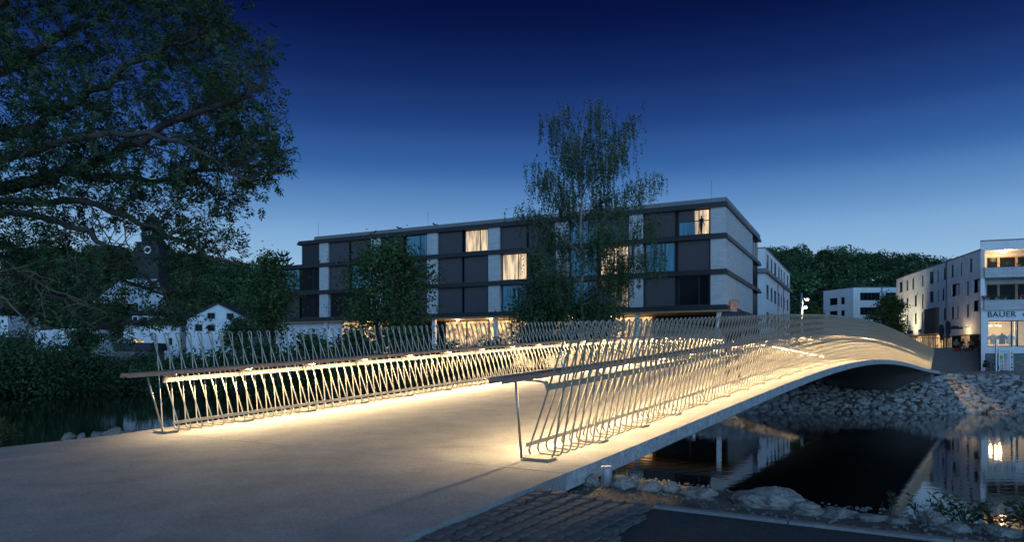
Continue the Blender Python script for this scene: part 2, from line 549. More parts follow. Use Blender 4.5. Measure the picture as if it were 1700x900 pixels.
# ------------------------------------------------------------------ bridge line (fitted to the photograph)
BX, BY, BTH, BK = 0.354, 6.627, 0.5666, 0.0016
BC = (-0.975, 2.3172, 3.6691, -13.355, 7.4776)
BW = 5.676            # distance between the outer feet of the two railings
EDGE = 0.38
S_END = 43.5


def bplan(s, off):
    th = BTH + BK * s
    cx = (-math.cos(th) + math.cos(BTH)) / BK
    cy = (math.sin(th) - math.sin(BTH)) / BK
    return BX + cx + off * math.cos(th), BY + cy - off * math.sin(th), th


def bz(s):
    if s < 0:
        return zr(max(-1.175, BC[0] + BC[1] / 45.0 * s))
    if s > S_END:
        t = min(1.0, (s - S_END) / 7.0)
        return bz(S_END) * (1 - t) + zr(-1.27) * t
    t = s / 45.0
    return zr(sum(c * t ** i for i, c in enumerate(BC)))


def bp(s, off, h=0.0):
    x, y, _ = bplan(s, off)
    return Vector((x, y, bz(s) + h))


# ------------------------------------------------------------------ ground sheet with the river bed and the hills
NEAR = [(-400, 280), (-120, 95), (-45, 50), (-21, 25.5), (-14.5, 18.2), (-9.6, 12.2), (-7.4, 10.9), (-5.9, 11.0), (-1.5, 10.2), (1.9, 8.6), (3.1, 7.6), (4.2, 6.7), (6, 5.5), (12, 2), (40, -12), (400, -150)]
FARB = [(400, -20), (80, 34), (40, 37), (27, 37.7), (13, 37.7), (4, 41), (-5, 46), (-20, 56), (-40, 68), (-54, 75), (-90, 94), (-200, 190), (-400, 400)]
WATER_Z = zr(-3.0)


def seg_dist(X, Y, line):
    D = np.full(X.shape, 1e9)
    for (x0, y0), (x1, y1) in zip(line[:-1], line[1:]):
        dx, dy = x1 - x0, y1 - y0
        t = np.clip(((X - x0) * dx + (Y - y0) * dy) / (dx * dx + dy * dy), 0, 1)
        D = np.minimum(D, np.hypot(X - x0 - t * dx, Y - y0 - t * dy))
    return D


def inside(X, Y, poly):
    r = np.zeros(X.shape, bool)
    n = len(poly)
    for i in range(n):
        x0, y0 = poly[i]; x1, y1 = poly[(i + 1) % n]
        if y0 == y1: continue
        c = (y0 > Y) != (y1 > Y)
        r ^= c & (X < (x1 - x0) * (Y - y0) / (y1 - y0) + x0)
    return r


def smooth(a, b, x):
    t = np.clip((x - a) / (b - a), 0, 1)
    return t * t * (3 - 2 * t)


def ground_h(X, Y):
    X = np.asarray(X, float); Y = np.asarray(Y, float)
    dn, df = seg_dist(X, Y, NEAR), seg_dist(X, Y, FARB)
    riv = inside(X, Y, NEAR + FARB)
    d = np.minimum(dn, df)
    near = dn < df
    lvl_far = -1.3 + 0.9 * smooth(-5, -40, X) * smooth(45, 90, Y) + 2.0 * smooth(78, 100, Y) * smooth(30, 60, X)
    hump = 6 * np.sin(X * 0.021 + 0.6) + 4 * np.sin(X * 0.047 + 2.0)
    lvl_far = lvl_far + (31 + hump * .8 + 4 * smooth(0, -150, X)) * smooth(150, 330, Y + 0.15 * np.abs(X)) + 5 * smooth(330, 700, Y)
    lvl = np.where(near, -1.24 + .13 * np.exp(-((X - .98) ** 2 + (Y - 6.5) ** 2) / .30), lvl_far)
    w = np.where(near, 1.5, 4.8)
    out = -3.0 + (lvl + 3.0) * np.clip(d / w, 0, 1) ** np.where(near, 0.8, 1.0)
    ins = -3.0 - 1.4 * smooth(0, 3, d)
    z = np.where(riv, ins, out)
    z = z + 0.02 * np.sin(X * 3.1 + Y * 1.7) * np.sin(Y * 2.9 - X * 0.8) * (np.hypot(X, Y) < 40)
    return zr(z)


def graded(lo, hi, c, fine, grow):
    a = [c]; st = fine
    while a[-1] < hi:
        a.append(a[-1] + st)
        if a[-1] - c > 8: st *= grow
    b = [c]; st = fine
    while b[-1] > lo:
        b.append(b[-1] - st)
        if c - b[-1] > 8: st *= grow
    return np.array(sorted(set(b[1:] + a)))


gx = graded(-900, 900, 0.0, 0.3, 1.045)
gy = graded(-60, 1500, 8.0, 0.3, 1.035)
GX, GY = np.meshgrid(gx, gy)
GZ = ground_h(GX, GY)
me = bpy.data.meshes.new('ground')
nx, ny = len(gx), len(gy)
vv = np.stack([GX, GY, GZ], -1).reshape(-1, 3).astype(np.float32)
ii = np.arange(nx * ny).reshape(ny, nx)
qq = np.stack([ii[:-1, :-1], ii[:-1, 1:], ii[1:, 1:], ii[1:, :-1]], -1).reshape(-1, 4).astype(np.int32)
me.vertices.add(len(vv)); me.vertices.foreach_set('co', vv.reshape(-1))
me.loops.add(qq.size); me.loops.foreach_set('vertex_index', qq.reshape(-1))
me.polygons.add(len(qq)); me.polygons.foreach_set('loop_start', np.arange(0, qq.size, 4, dtype=np.int32))
me.polygons.foreach_set('use_smooth', np.ones(len(qq), bool))
me.materials.append(MT['dirt'])
me.update(calc_edges=True)
tag(link('ground', me), kind='structure')

w = MB()
w.face([(x, y, WATER_Z) for x, y in NEAR[::-1][:-1][::-1] + FARB] if False else [(-420, -40, WATER_Z), (420, -160, WATER_Z), (420, 420, WATER_Z), (-420, 420, WATER_Z)])
tag(w.obj('river', MT['water']), kind='structure')

# ------------------------------------------------------------------ approach path, far landing
m = MB()
rows = []
for i in range(0, 57):
    s = -14.0 + 13.59 * i / 56.0
    left = -(BW + EDGE) - 0.28 * max(0.0, -s - 0.8) ** 1.05
    row = []
    row.append(bp(s, EDGE, -0.35))
    for k in range(0, 15):
        off = EDGE + (left - EDGE) * k / 14.0
        row.append(bp(s, off))
    row.append(bp(s, left, -0.35))
    rows.append(row)
m.strip(rows)
tag(m.obj('path', MT['deck']), kind='structure')
m = MB()
rows = []
for i in range(0, 9):
    s = S_END + 0.55 + i
    rows.append([bp(s, EDGE + 0.5 * i / 8, -1.0)] + [bp(s, (EDGE + 0.5 * i / 8) + (-(BW + 2 * EDGE) - i / 8) * k / 4, 0) for k in range(5)] + [bp(s, -(BW + EDGE) - 0.5 * i / 8, -1.0)])
m.strip(rows)
tag(m.obj('path', MT['gravel']), kind='structure')
# gravel promenade on the far bank
m = MB()
prom = [(-2, 47.5), (4, 45.6), (13, 43.0), (27, 43.0), (40, 42.4), (70, 40.2), (75, 63), (40, 63.5), (26, 64), (18, 58), (4, 58)]
m.face([(x, y, zr(-1.265)) for x, y in prom])
tag(m.obj('promenade', MT['gravel']), kind='structure')

# cobbled corner, asphalt and kerb by the camera
K0, K1 = Vector((1.10, 5.57)), Vector((2.50, 4.70))
kd = (K1 - K0).normalized()
kn = Vector((-kd.y, kd.x))
m = MB()
bd = [bp(-9.0, EDGE + 0.01), bp(-0.9, EDGE + 0.01)]
pav = [Vector((bd[1].x, bd[1].y)), Vector((0.62, 5.74)), K0 + kn * 0.02, Vector((0.40, 4.02)), Vector((-2.2, -1.0)), Vector((bd[0].x, bd[0].y))]
m.face([(p.x, p.y, zr(-1.195)) for p in pav])
paving = tag(m.obj('cobble_paving', MT['joint']), kind='structure')
cob_meshes = []
for k in range(8):
    b = MB()
    w2, d2 = 0.0575 + rng.uniform(-.004, .003), 0.0455 + rng.uniform(-.003, .0025)
    ring = []
    for (rx, ry, rz) in ((1, 1, -0.13), (1, 1, 0.008), (0.95, 0.94, 0.012)):
        r = []
        for sx, sy in ((1, -.80), (1, .80), (.84, 1), (-.84, 1), (-1, .80), (-1, -.80), (-.84, -1), (.84, -1)):
            r.append((w2 * rx * sx + rng.uniform(-.004, .004), d2 * ry * sy + rng.uniform(-.004, .004), rz + rng.uniform(-.004, .005) * (rz > 0)))
        ring.append(r)
    b.strip(ring, closed=True)
    b.face(ring[2])
    cob_meshes.append(b.mesh('cobble', MT['cobble'] if k % 3 else MT['cobble2']))


def pip(p, poly):
    return bool(inside(np.array(p.x), np.array(p.y), [(q.x, q.y) for q in poly]))


cu = Vector((math.cos(-BTH + math.radians(90)), math.sin(-BTH + math.radians(90))))      # along the path edge
cv = Vector((cu.y, -cu.x))
n_c = 0
joints = MB()


def cob_z(row, p):
    sp_ = (p - Vector((bd[1].x, bd[1].y))).dot(cu) - 0.9
    f = max(0.0, 1 - row * .100 / .9)
    return (bz(sp_) - .045) * f * f + zr(-1.172) * (1 - f * f)


rest = MB()
for r_ in range(0, 38):
    for c_ in range(-48, 48):
        p = Vector((bd[1].x, bd[1].y)) + cv * (0.055 + r_ * 0.100) + cu * ((c_ + 0.5 * (r_ % 2)) * 0.124)
        p = p + Vector((rng.uniform(-.006, .006), rng.uniform(-.004, .004)))
        if not pip(p, pav): continue
        cz_ = cob_z(r_, p)
        jq = [p + cu * a_ + cv * b_ for a_, b_ in ((-.07, -.055), (.07, -.055), (.07, .055), (-.07, .055))]
        joints.face([(q.x, q.y, cz_ + .004 + .0004 * ((r_ + c_) % 3)) for q in jq])
        me_c = cob_meshes[int(rng.integers(0, 8))]
        rot = math.atan2(cu.y, cu.x) + rng.uniform(-.09, .09)
        M = Matrix.Translation((p.x, p.y, cz_ + rng.uniform(-.004, .004))) @ Matrix.Rotation(rot, 4, 'Z') @ Matrix.Rotation(rng.uniform(-.05, .05), 4, 'X')
        if p.y > 3.6 and n_c < 298:
            link('cobble', me_c, paving, M=M); n_c += 1
        elif p.y > 1.0:
            q = [M @ Vector(v.co) for v in me_c.vertices]
            for po in me_c.polygons:
                rest.face([q[i] for i in po.vertices])
tag(joints.obj('joint_sand', MT['joint'], paving), kind='stuff')
if rest.v:
    tag(rest.obj('cobble_field', MT['cobble'], paving), kind='stuff')
m = MB()
A0 = [K0 - kn * 0.005, K0 + kd * 9, K0 + kd * 9 - kn * 6, Vector((-2.2, -1.0)), Vector((0.40, 4.02))]
m.face([(p.x, p.y, zr(-1.186)) for p in A0][::-1])
tag(m.obj('side_road', MT['asphalt']), kind='structure')
m = MB()
for k in range(9):
    a = K0 + kd * (k * 1.0 + 0.004) ; b = K0 + kd * (k * 1.0 + 0.994)
    c = [a, b, b + kn * 0.075, a + kn * 0.075]
    zt = zr(-1.165) + rng.uniform(-.003, .003)
    m.box8([Vector((p.x, p.y, zr(-1.4))) for p in c] + [Vector((p.x, p.y, zt)) for p in c])
tag(m.obj('kerb', MT['kerb']), kind='structure')

# ------------------------------------------------------------------ footbridge
bridge = thing('footbridge', 'low arched concrete footbridge with thin bright edge crossing the river', 'bridge', bp(0, -BW / 2))
off0 = Vector(bridge.location)
m = MB()
rows = []
half = (BW + 2 * EDGE) / 2
for i in range(0, 89):
    s = -0.4 + (S_END + 0.9) * i / 88.0
    t = abs((s - 21.75) / 21.75)
    D = 0.50 + 1.15 * t ** 3
    c = -BW / 2
    prof = [(half, 0.0), (half, -0.15), (half - 0.02, -0.165), (half * 0.72, -0.30 - 0.10 * t), (half * 0.40, -D), (0, -D - 0.10), (-half * 0.40, -D), (-half * 0.72, -0.30 - 0.10 * t), (-half + 0.02, -0.165), (-half, -0.15), (-half, 0.0)]
    rows.append([bp(s, c + o_, h) - off0 for o_, h in prof])
top = [[r[0], r[0].lerp(r[-1], .25), r[0].lerp(r[-1], .5), r[0].lerp(r[-1], .75), r[-1]] for r in rows]
m.strip([list(reversed(r)) for r in top], 0)
m.strip([r[0:3] for r in rows], 1)
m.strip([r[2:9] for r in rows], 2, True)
m.strip([r[8:11] for r in rows], 1)
m.face(list(reversed(rows[0])), 1)
m.face(rows[-1], 1)
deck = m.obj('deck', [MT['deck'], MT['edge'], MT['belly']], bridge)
# drain spout under the edge
m = MB()
p = bp(3.0, EDGE - 0.02, -0.15) - off0
m.tube([p, p + Vector((0.0, 0, -0.10))], 0.03, 8)
m.obj('drain_spout', MT['galv'], bridge)
# abutments buried in the banks
for s0, s1 in ((-0.2, 0.9), (42.4, 43.9)):
    m = MB()
    cs = []
    for s_, o_ in ((s0, 0.1), (s1, 0.1), (s1, -BW - 0.1), (s0, -BW - 0.1)):
        cs.append(bp(s_, o_) - off0)
    zb = zr(-3.6) - off0.z
    m.box8([Vector((p.x, p.y, zb)) for p in cs] + [Vector((p.x, p.y, p.z - 0.18)) for p in cs])
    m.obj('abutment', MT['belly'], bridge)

# ------------------------------------------------------------------ railings: hairpin tubes, timber handrail with light strip
SP = 0.165


def hairpin_mesh(sgn):
    """local frame: x along the bridge, y outward, z up; origin at the outer foot"""
    b = MB()
    path = []
    yi, yo, top, ya = -0.30, 0.0, 1.30, 0.20
    # inner leg rises from the inner foot, over the hairpin, down the outer leg, then back inwards along the deck
    du = 0.05
    path += [(du, yi + 0.02, 0.050), (du - 0.002, yi + 0.012, 0.075)]
    r = 0.030
    cx0, cz0 = 0.0, top - r
    path.append((-r, ya - 0.012, cz0))
    for k in range(1, 6):
        a = math.pi - math.pi * k / 6
        path.append((cx0 + r * math.cos(a), ya, cz0 + r * math.sin(a)))
    path.append((r, ya - 0.004, cz0))
    path += [(0.004, yo + 0.012, 0.075), (0.0, yo - 0.004, 0.035), (0.0, yo - 0.035, 0.018), (du, yi + 0.05, 0.018), (du, yi + 0.028, 0.03), (du, yi + 0.02, 0.052)]
    b.tube([(x, y * sgn, z) for x, y, z in path], 0.0095, 6)
    return b.mesh('hairpin_baluster', MT['steel'])


def railing(side, s_first, s_hand, label):
    # side=+1: downstream (near, right) railing; -1: left railing
    base_off = 0.0 if side > 0 else -BW
    root = thing('bridge_railing', label, 'railing', bp(s_first, base_off))
    o0 = Vector(root.location)
    sgn = -1 if side > 0 else 1          # local +y of a frame whose x runs along the bridge points left

    def rp(s, v, h):
        """v outward from the outer foot line"""
        return bp(s, base_off + v * side, h) - o0
    me_h = hairpin_mesh(sgn)
    n = int((S_END - 0.3 - s_first) / SP)
    for k in range(n):
        s = s_first + (k + 0.3) * SP
        x, y, th = bplan(s, base_off)
        M = Matrix.Translation(Vector((x, y, bz(s))) - o0) @ Matrix.Rotation(math.pi / 2 - th, 4, 'Z')
        link('hairpin_baluster', me_h, root, M=M)
    s_last = s_first + n * SP

    def sweep(name, mt, s0, s1, prof, step=0.5, smooth_=False, parent=root):
        b = MB(); rows = []
        nn = max(1, int((s1 - s0) / step))
        for i in range(nn + 1):
            s = s0 + (s1 - s0) * i / nn
            rows.append([rp(s, v, h) for v, h in (prof if side > 0 else prof)])
        b.strip(rows, closed=True, smooth=smooth_)
        b.face(list(reversed(rows[0]))); b.face(rows[-1])
        return b.obj(name, mt, parent)
    # handrail: flat oak rail with rounded sides, boards joined end to end
    hv, hw, ht = -0.235, 0.075, 0.822
    hp = [(hv - hw, ht - 0.059), (hv - hw, ht - 0.014), (hv - hw + 0.012, ht - 0.004), (hv - hw + 0.03, ht), (hv + hw - 0.03, ht), (hv + hw - 0.012, ht - 0.004), (hv + hw, ht - 0.014), (hv + hw, ht - 0.058), (hv + hw - 0.010, ht - 0.058), (hv + hw - 0.012, ht - 0.040), (hv - hw + 0.012, ht - 0.040), (hv - hw + 0.010, ht - 0.059)]
    L = s_hand
    while L < s_last - 0.1:
        e = min(L + 4.62, s_last)
        o = sweep('handrail_board', MT['wood_rail'], L, e - 0.006, hp)
        L = e
    # mid and bottom flats riveted to the inner legs, in lengths between brackets
    BS = SP * 7
    nb = int((s_last - s_first) / BS)
    vb = -0.300 + 0.5 * (0.685 / 1.27)
    vl = -0.300 + 0.5 * (0.135 / 1.27)
    for k in range(nb + 1):
        s0 = s_first + 0.02 + k * BS
        s1 = min(s0 + BS - 0.012, s_last)
        if s1 - s0 < 0.1: continue
        sweep('rail_flat', MT['steel_flat'], s0, s1, [(vb - 0.028, 0.655), (vb - 0.014, 0.655), (vb - 0.014, 0.715), (vb - 0.028, 0.715)])
        sweep('foot_flat', MT['steel_flat'], s0, s1, [(vl - 0.026, 0.115), (vl - 0.014, 0.115), (vl - 0.014, 0.155), (vl - 0.026, 0.155)])
        # bracket: from the flat inwards and up to the handrail
        b = MB()
        for t0, t1 in (((vb - 0.02, 0.66), (vb - 0.045, 0.732)), ((vb - 0.045, 0.732), (hv + 0.06, ht - 0.074)), ((hv + 0.06, ht - 0.074), (hv - 0.06, ht - 0.073))):
            c = []
            for ds in (-0.022, 0.022):
                for (v, h), q in ((t0, -0.009), (t0, 0.009), (t1, 0.009), (t1, -0.009)):
                    dv, dh = t1[0] - t0[0], t1[1] - t0[1]
                    l_ = math.hypot(dv, dh)
                    c.append(rp(s0 + 0.03 + ds, v - dh / l_ * q, h + dv / l_ * q))
            b.box8(c)
        b.obj('bracket', MT['steel_flat'], root)
        # light strip under the handrail
        b = MB()
        r0 = []
        nn = 3
        for i in range(nn + 1):
            s = s0 + 0.07 + (s1 - s0 - 0.09) * i / nn
            r0.append([rp(s, hv - 0.018, ht - 0.0415), rp(s, hv + 0.018, ht - 0.0525)])
        b.strip(r0 if side > 0 else [list(reversed(q)) for q in r0])
        b.obj('light_strip', MT['led'], root)
        # foot plate, two stacked sheets
        b = MB()
        for z0, z1, g in ((0.002, 0.012, 0.0), (0.022, 0.032, 0.006)):
            c = []
            for z in (z0, z1):
                for ds, v in ((-0.16 + g, -0.27), (0.02 - g, -0.27), (0.02 - g, 0.02), (-0.16 + g, 0.02)):
                    c.append(rp(s0 + ds + 0.06, v, z))
            b.box8(c)
        b.obj('foot_plate', MT['steel_flat'], root)
    # raking end post
    b = MB()
    b.tube([rp(s_hand + 0.30, hv + 0.02, ht - 0.05), rp(s_first - 0.10, -0.25, 0.03)], 0.0115, 8)
    b.obj('end_post', MT['steel'], root)
    b = MB()
    b.tube([rp(s_last + 0.02, 0.0, 0.01), rp(s_last + 0.02, 0.20, 1.28)], 0.0115, 8)
    b.obj('end_post', MT['steel'], root)
    return root


railing(+1, 0.0, -0.56, 'hairpin tube railing with timber handrail along the near right edge of the footbridge')
railing(-1, -0.36, -0.95, 'hairpin tube railing with glowing handrail along the far left edge of the footbridge')
# ------------------------------------------------------------------ buildings
class Site:
    """local frame of a facade: x runs left to right along it, y goes into the building, z up from the base"""

    def __init__(self, name, label, cat, X0, Y0, ux, uy, zbase, group=None):
        l_ = math.hypot(ux, uy)
        self.X0, self.Y0, self.ux, self.uy, self.zb = X0, Y0, ux / l_, uy / l_, zbase
        self.root = thing(name, label, cat, (X0, Y0, zbase), math.atan2(uy, ux), group)

    def t(self, px):
        r = (px - CX) / F
        return (r * self.Y0 - self.X0) / (self.ux - r * self.uy)

    def z(self, px, py):
        d = self.Y0 + self.t(px) * self.uy
        return EYE + (YH - py) / F * d - self.zb

    def world(self, x, y, z):
        return Vector((self.X0 + self.ux * x - self.uy * y, self.Y0 + self.uy * x + self.ux * y, self.zb + z))

    def box(self, name, mt, x0, x1, y0, y1, z0, z1, parent=None):
        b = MB(); b.box(x0, x1, y0, y1, z0, z1)
        return b.obj(name, mt, parent or self.root)


ID = Matrix.Identity(4)
SIDE = Matrix.Rotation(math.pi / 2, 4, 'Z')         # local frame of a side face running along +y, seen from +x


def open_wall(b, x0, x1, z0, z1, rects, depth=0.22, M=ID, mi=0):
    """wall sheet in the plane y=0 with rectangular openings and their reveals"""
    xs = sorted({x0, x1} | {r[0] for r in rects} | {r[2] for r in rects})
    zs = sorted({z0, z1} | {r[1] for r in rects} | {r[3] for r in rects})
    xs = [x for x in xs if x0 - 1e-6 <= x <= x1 + 1e-6]; zs = [z for z in zs if z0 - 1e-6 <= z <= z1 + 1e-6]
    for a, c in zip(xs[:-1], xs[1:]):
        for d, e in zip(zs[:-1], zs[1:]):
            mx, mz = (a + c) / 2, (d + e) / 2
            if any(r[0] < mx < r[2] and r[1] < mz < r[3] for r in rects): continue
            b.face([M @ Vector(p) for p in ((a, 0, d), (c, 0, d), (c, 0, e), (a, 0, e))], mi)
    for r in rects:
        a, d, c, e = r[:4]
        for q in (((a, 0, d), (a, depth, d), (c, depth, d), (c, 0, d)), ((a, 0, e), (c, 0, e), (c, depth, e), (a, depth, e)),
                  ((a, 0, d), (a, 0, e), (a, depth, e), (a, depth, d)), ((c, 0, d), (c, depth, d), (c, depth, e), (c, 0, e))):
            b.face([M @ Vector(p) for p in q], mi)


def window(root, a, d, c, e, y, fm, pm, M=ID, mull=0, sill=True, fw=0.05, trans=False):
    b = MB()
    b.box(a, a + fw, y - .04, y + .03, d, e, M=M); b.box(c - fw, c, y - .04, y + .03, d, e, M=M)
    b.box(a + fw, c - fw, y - .04, y + .03, d, d + fw, M=M); b.box(a + fw, c - fw, y - .04, y + .03, e - fw, e, M=M)
    for k in range(mull):
        x = a + (c - a) * (k + 1) / (mull + 1)
        b.box(x - fw / 2, x + fw / 2, y - .035, y + .025, d + fw, e - fw, M=M)
    if trans:
        z = d + (e - d) * 0.55
        b.box(a + fw, c - fw, y - .034, y + .024, z - fw / 2, z + fw / 2, M=M)
    w_ = b.obj('window', fm, root)
    b = MB()
    b.face([M @ Vector(p) for p in ((a + .01, y, d + .01), (c - .01, y, d + .01), (c - .01, y, e - .01), (a + .01, y, e - .01))])
    b.obj('pane', pm, w_)
    if sill:
        b = MB(); b.box(a - .05, c + .05, -0.07, y - 0.045, d - .05, d - 0.002, M=M); b.obj('sill', MT['galv'], w_)
    return w_


def shell(b, x0, x1, y0, y1, z0, z1, front=False, left=True, right=True, mi=0):
    if front: b.face([(x0, y0, z0), (x1, y0, z0), (x1, y0, z1), (x0, y0, z1)], mi)
    b.face([(x1, y1, z0), (x0, y1, z0), (x0, y1, z1), (x1, y1, z1)], mi)
    if left: b.face([(x0, y1, z0), (x0, y0, z0), (x0, y0, z1), (x0, y1, z1)], mi)
    if right: b.face([(x1, y0, z0), (x1, y1, z0), (x1, y1, z1), (x1, y0, z1)], mi)
    b.face([(x0, y0, z1), (x1, y0, z1), (x1, y1, z1), (x0, y1, z1)], mi)


def text_part(txt, size, M, mt, parent, name='lettering', extrude=0.03, space=1.0):
    cu_ = bpy.data.curves.new('t', 'FONT')
    cu_.body = txt; cu_.size = size; cu_.extrude = extrude; cu_.align_x = 'LEFT'; cu_.space_character = space
    to = bpy.data.objects.new('t', cu_)
    COL.objects.link(to)
    dg = bpy.context.evaluated_depsgraph_get()
    me_ = bpy.data.meshes.new_from_object(to.evaluated_get(dg))
    bpy.data.objects.remove(to)
    me_.materials.clear(); me_.materials.append(mt)
    o = link(name, me_, parent, M=M)
    return o


# ---- the dark hotel with pale piers and sun screens
H = Site('hotel_building', 'long four storey hotel with dark bands, pale brick piers and grey sun screens', 'building', 18.57, 62.0, 0.895, -0.446, zr(-1.3))
HB = 1.3                        # heights below are above eye level, the base lies 1.3 m under it
zf = [4.11 + HB, 7.23 + HB, 10.36 + HB, 13.1 + HB]          # slab undersides / storey lines
PW, PM = 1.3, 7.38
XL = -52.5
# core
H.box('wall', MT['band'], XL + .3, -0.9, 0.55, 16, zf[0] + .3, zf[2])
H.box('wall', MT['band'], -48.3, -0.9, 0.56, 16, zf[2], zf[3])
# bands at each floor
bt = 0.44
for k, z in enumerate(zf):
    b = MB()
    xl = XL if k < 3 else -48.6
    for j, (g, za, zb_) in enumerate(((0.20, z - 0.02, z + 0.17), (0.14, z + 0.17, z + 0.34), (0.08, z + 0.34, z + bt))):
        b.box(xl - g, g, -g, 0.55, za, zb_)
        b.box(-1.0, g + 0.0, 0.55, 21.6 + g, za, zb_)
    b.obj('floor_band', MT['band'], H.root)
b = MB()
b.box(-46.3, 0.06, -0.06, 16, zf[3] + bt, zf[3] + bt + 0.36)
b.box(-4, 0.062, 16, 21.7, zf[3] + bt, zf[3] + bt + 0.36)
b.box(-32.5, -3, 1.5, 14, zf[3] + bt + 0.36, zf[3] + bt + 0.62)
b.obj('parapet', MT['parapet'], H.root)
for x in (-47.5, -32.0, -1.6):
    b = MB(); b.tube([(x, 2.0, zf[3] + bt), (x, 2.0, zf[3] + bt + 2.4)], 0.02, 5)
    b.obj('lightning_rod', MT['galv'], H.root)
for x, y in ((-35.0, 0.6), (-30.4, 0.7), (-0.5, 11.0), (-0.6, 16.0)):
    b = MB(); b.box(x, x + 0.35, y, y + 0.3, zf[3] + bt + 0.34, zf[3] + bt + 0.62)
    b.tube([(x + .2, y, zf[3] + bt + 0.5), (x + .2, y - .5, zf[3] + bt + 0.62)], 0.08, 6)
    b.obj('roof_camera', MT['band'], H.root)
rows_z = [(zf[0] + bt, zf[1] - .02), (zf[1] + bt, zf[2] - .02), (zf[2] + bt, zf[3] - .02)]
# bays per module, right to left: S screen, G blue glass with its dusk tone painted as glow, D dark glass, L lit room, M dim, H lit half screen
table = {2: ['HS', 'SG', 'SS', 'LS', 'GS', 'SS', 'B'],
         1: ['SG', 'LG', 'DL', 'SS', 'SS', 'GS', 'DG'],
         0: ['DS', 'MG', 'DG', 'SS', 'SD', 'DD', 'DS']}
for rw in (0, 1, 2):
    z0, z1 = rows_z[rw]
    for k in range(7):
        x1 = -PM * k
        if k == 0:
            H.box('brick_pier', MT['brick'], -PW, -0.004, 0.004, 0.55, z0, z1)
        else:
            H.box('brick_pier', MT['brick'], x1 - PW, x1, 0.0, 0.55, z0, z1)
        bays = table[rw][k]
        if bays == 'B':
            H.box('blank_panel', MT['band'], -48.3, x1 - PW - .05, 0.10, 0.54, z0, z1)
            continue
        xa = x1 - PW
        xw = PM - PW
        for j, kd_ in enumerate(bays):
            a1 = xa - 0.12 - j * xw / 2
            a0 = a1 - xw / 2 + 0.30
            if k == 6 and j == 1 and a0 < XL: a0 = XL + .1
            if kd_ == 'S':
                o = H.box('sun_screen', MT['screen'], a0, a1, 0.16, 0.22, z0 + .03, z1 - .02)
                for ga, gb in ((a0 - .04, a0 - .002), (a1 + .002, a1 + .04)):
                    b = MB(); b.box(ga, gb, 0.12, 0.26, z0, z1); b.obj('guide', MT['frame'], o)
            else:
                pm = {'G': MT['dusk'], 'D': MT['glass'], 'L': MT['lit'], 'M': MT['litdim'], 'H': MT['lit']}[kd_]
                w_ = window(H.root, a0, z0 + .02, a1, z1 - .02, 0.30, MT['frame'], pm, sill=False, fw=0.07)
                xm = a0 + (a1 - a0) * 0.66
                b = MB(); b.box(xm - .04, xm + .04, 0.24, 0.36, z0 + .09, z1 - .09); b.obj('mullion', MT['frame'], w_)
                if kd_ == 'H':
                    b = MB(); b.box(a0 + .05, a0 + 1.45, 0.17, 0.21, z0 + 1.25, z1 - .05); b.obj('half_screen', MT['screen'], w_)
                    b = MB(); b.box(a0 + .07, a0 + 1.45, 0.285, 0.295, z0 + .09, z0 + 1.25); b.obj('lower_pane', MT['dusk'], w_)
                    b = MB(); b.box(a0 + .05, a1 - .05, 0.25, 0.35, z0 + 1.22, z0 + 1.30); b.obj('transom', MT['frame'], w_)
# side facade: clinker panels divided by dark slots
for z0, z1 in rows_z:
    b = MB(); b.box(-0.55, 0.0, 0.56, 9.42, z0 - 0.001, z1); b.obj('brick_panel', MT['brick'], H.root)
    b = MB(); b.box(-0.55, 0.002, 9.66, 16.2, z0 - 0.001, z1); b.obj('brick_panel', MT['brick'], H.root)
    b = MB(); b.box(-0.6, -0.15, 9.42, 9.66, z0, z1); b.box(-0.6, -0.12, 16.2, 16.5, z0, z1); b.obj('slot', MT['band'], H.root)
    window(H.root, 16.5, z0 + .02, 21.2, z1 - .02, 0.2, MT['frame'], MT['glass'], M=SIDE, mull=2, sill=False, fw=0.08)
H.box('wall', MT['band'], -10, -0.7, 16.0, 21.6, zf[0], zf[3])
# open ground floor: soffit, glazing, columns
H.box('soffit', MT['soffit'], XL, 0.2, -0.2, 9.0, zf[0] - 0.16, zf[0] - 0.03)
b = MB(); b.box(XL, 0.22, -0.22, -0.201, zf[0] - 0.17, zf[0] - 0.021); b.obj('soffit_edge', MT['soffit'], H.root)
for k in range(8):
    x = -PM * k - 0.65
    if x < XL: continue
    b = MB(); b.box(x - .18, x + .18, 0.25, 0.61, 0.0, zf[0] - .161); b.obj('column', MT['white2'], H.root)
for (x0, x1, pm) in ((-19.4, -7.5, MT['lounge']), (-31.0, -20.0, MT['lounge']), (-7.3, -0.6, MT['glass']), (-42.6, -37.5, MT['lounge']), (-37.3, -31.2, MT['glass'])):
    n_ = max(1, int((x1 - x0) / 2.4))
    for j in range(n_):
        a0 = x0 + (x1 - x0) * j / n_
        a1 = x0 + (x1 - x0) * (j + 1) / n_
        window(H.root, a0, 0.1, a1 - .02, zf[0] - .17, 4.0, MT['frame'], pm, sill=False, fw=0.07)
H.box('wall', MT['white2'], -52.0, -42.7, 0.6, 9, 0, zf[0] - .165)
H.box('wall', MT['darkblock'], -0.55, 0.0, 4.1, 21.5, 0, zf[0] - .165)
H.box('wall', MT['brown'], -42.6, -0.6, 6.0, 9, 0, zf[0] - .165)
for x in (-28, -24, -15, -11, -40):
    ld = bpy.data.lights.new('lounge_lamp', 'POINT'); ld.energy = 130; ld.color = (1, 0.68, 0.34); ld.shadow_soft_size = 0.15
    lo = bpy.data.objects.new('soffit_lamp', ld); COL.objects.link(lo); lo.location = (x, 1.6, zf[0] - 0.6); lo.parent = H.root
    b = MB(); b.lathe([(0.10, 0), (0.10, 0.12)], (x, 1.6, zf[0] - 0.30), 10); b.obj('downlight', MT['lampglow'], H.root)

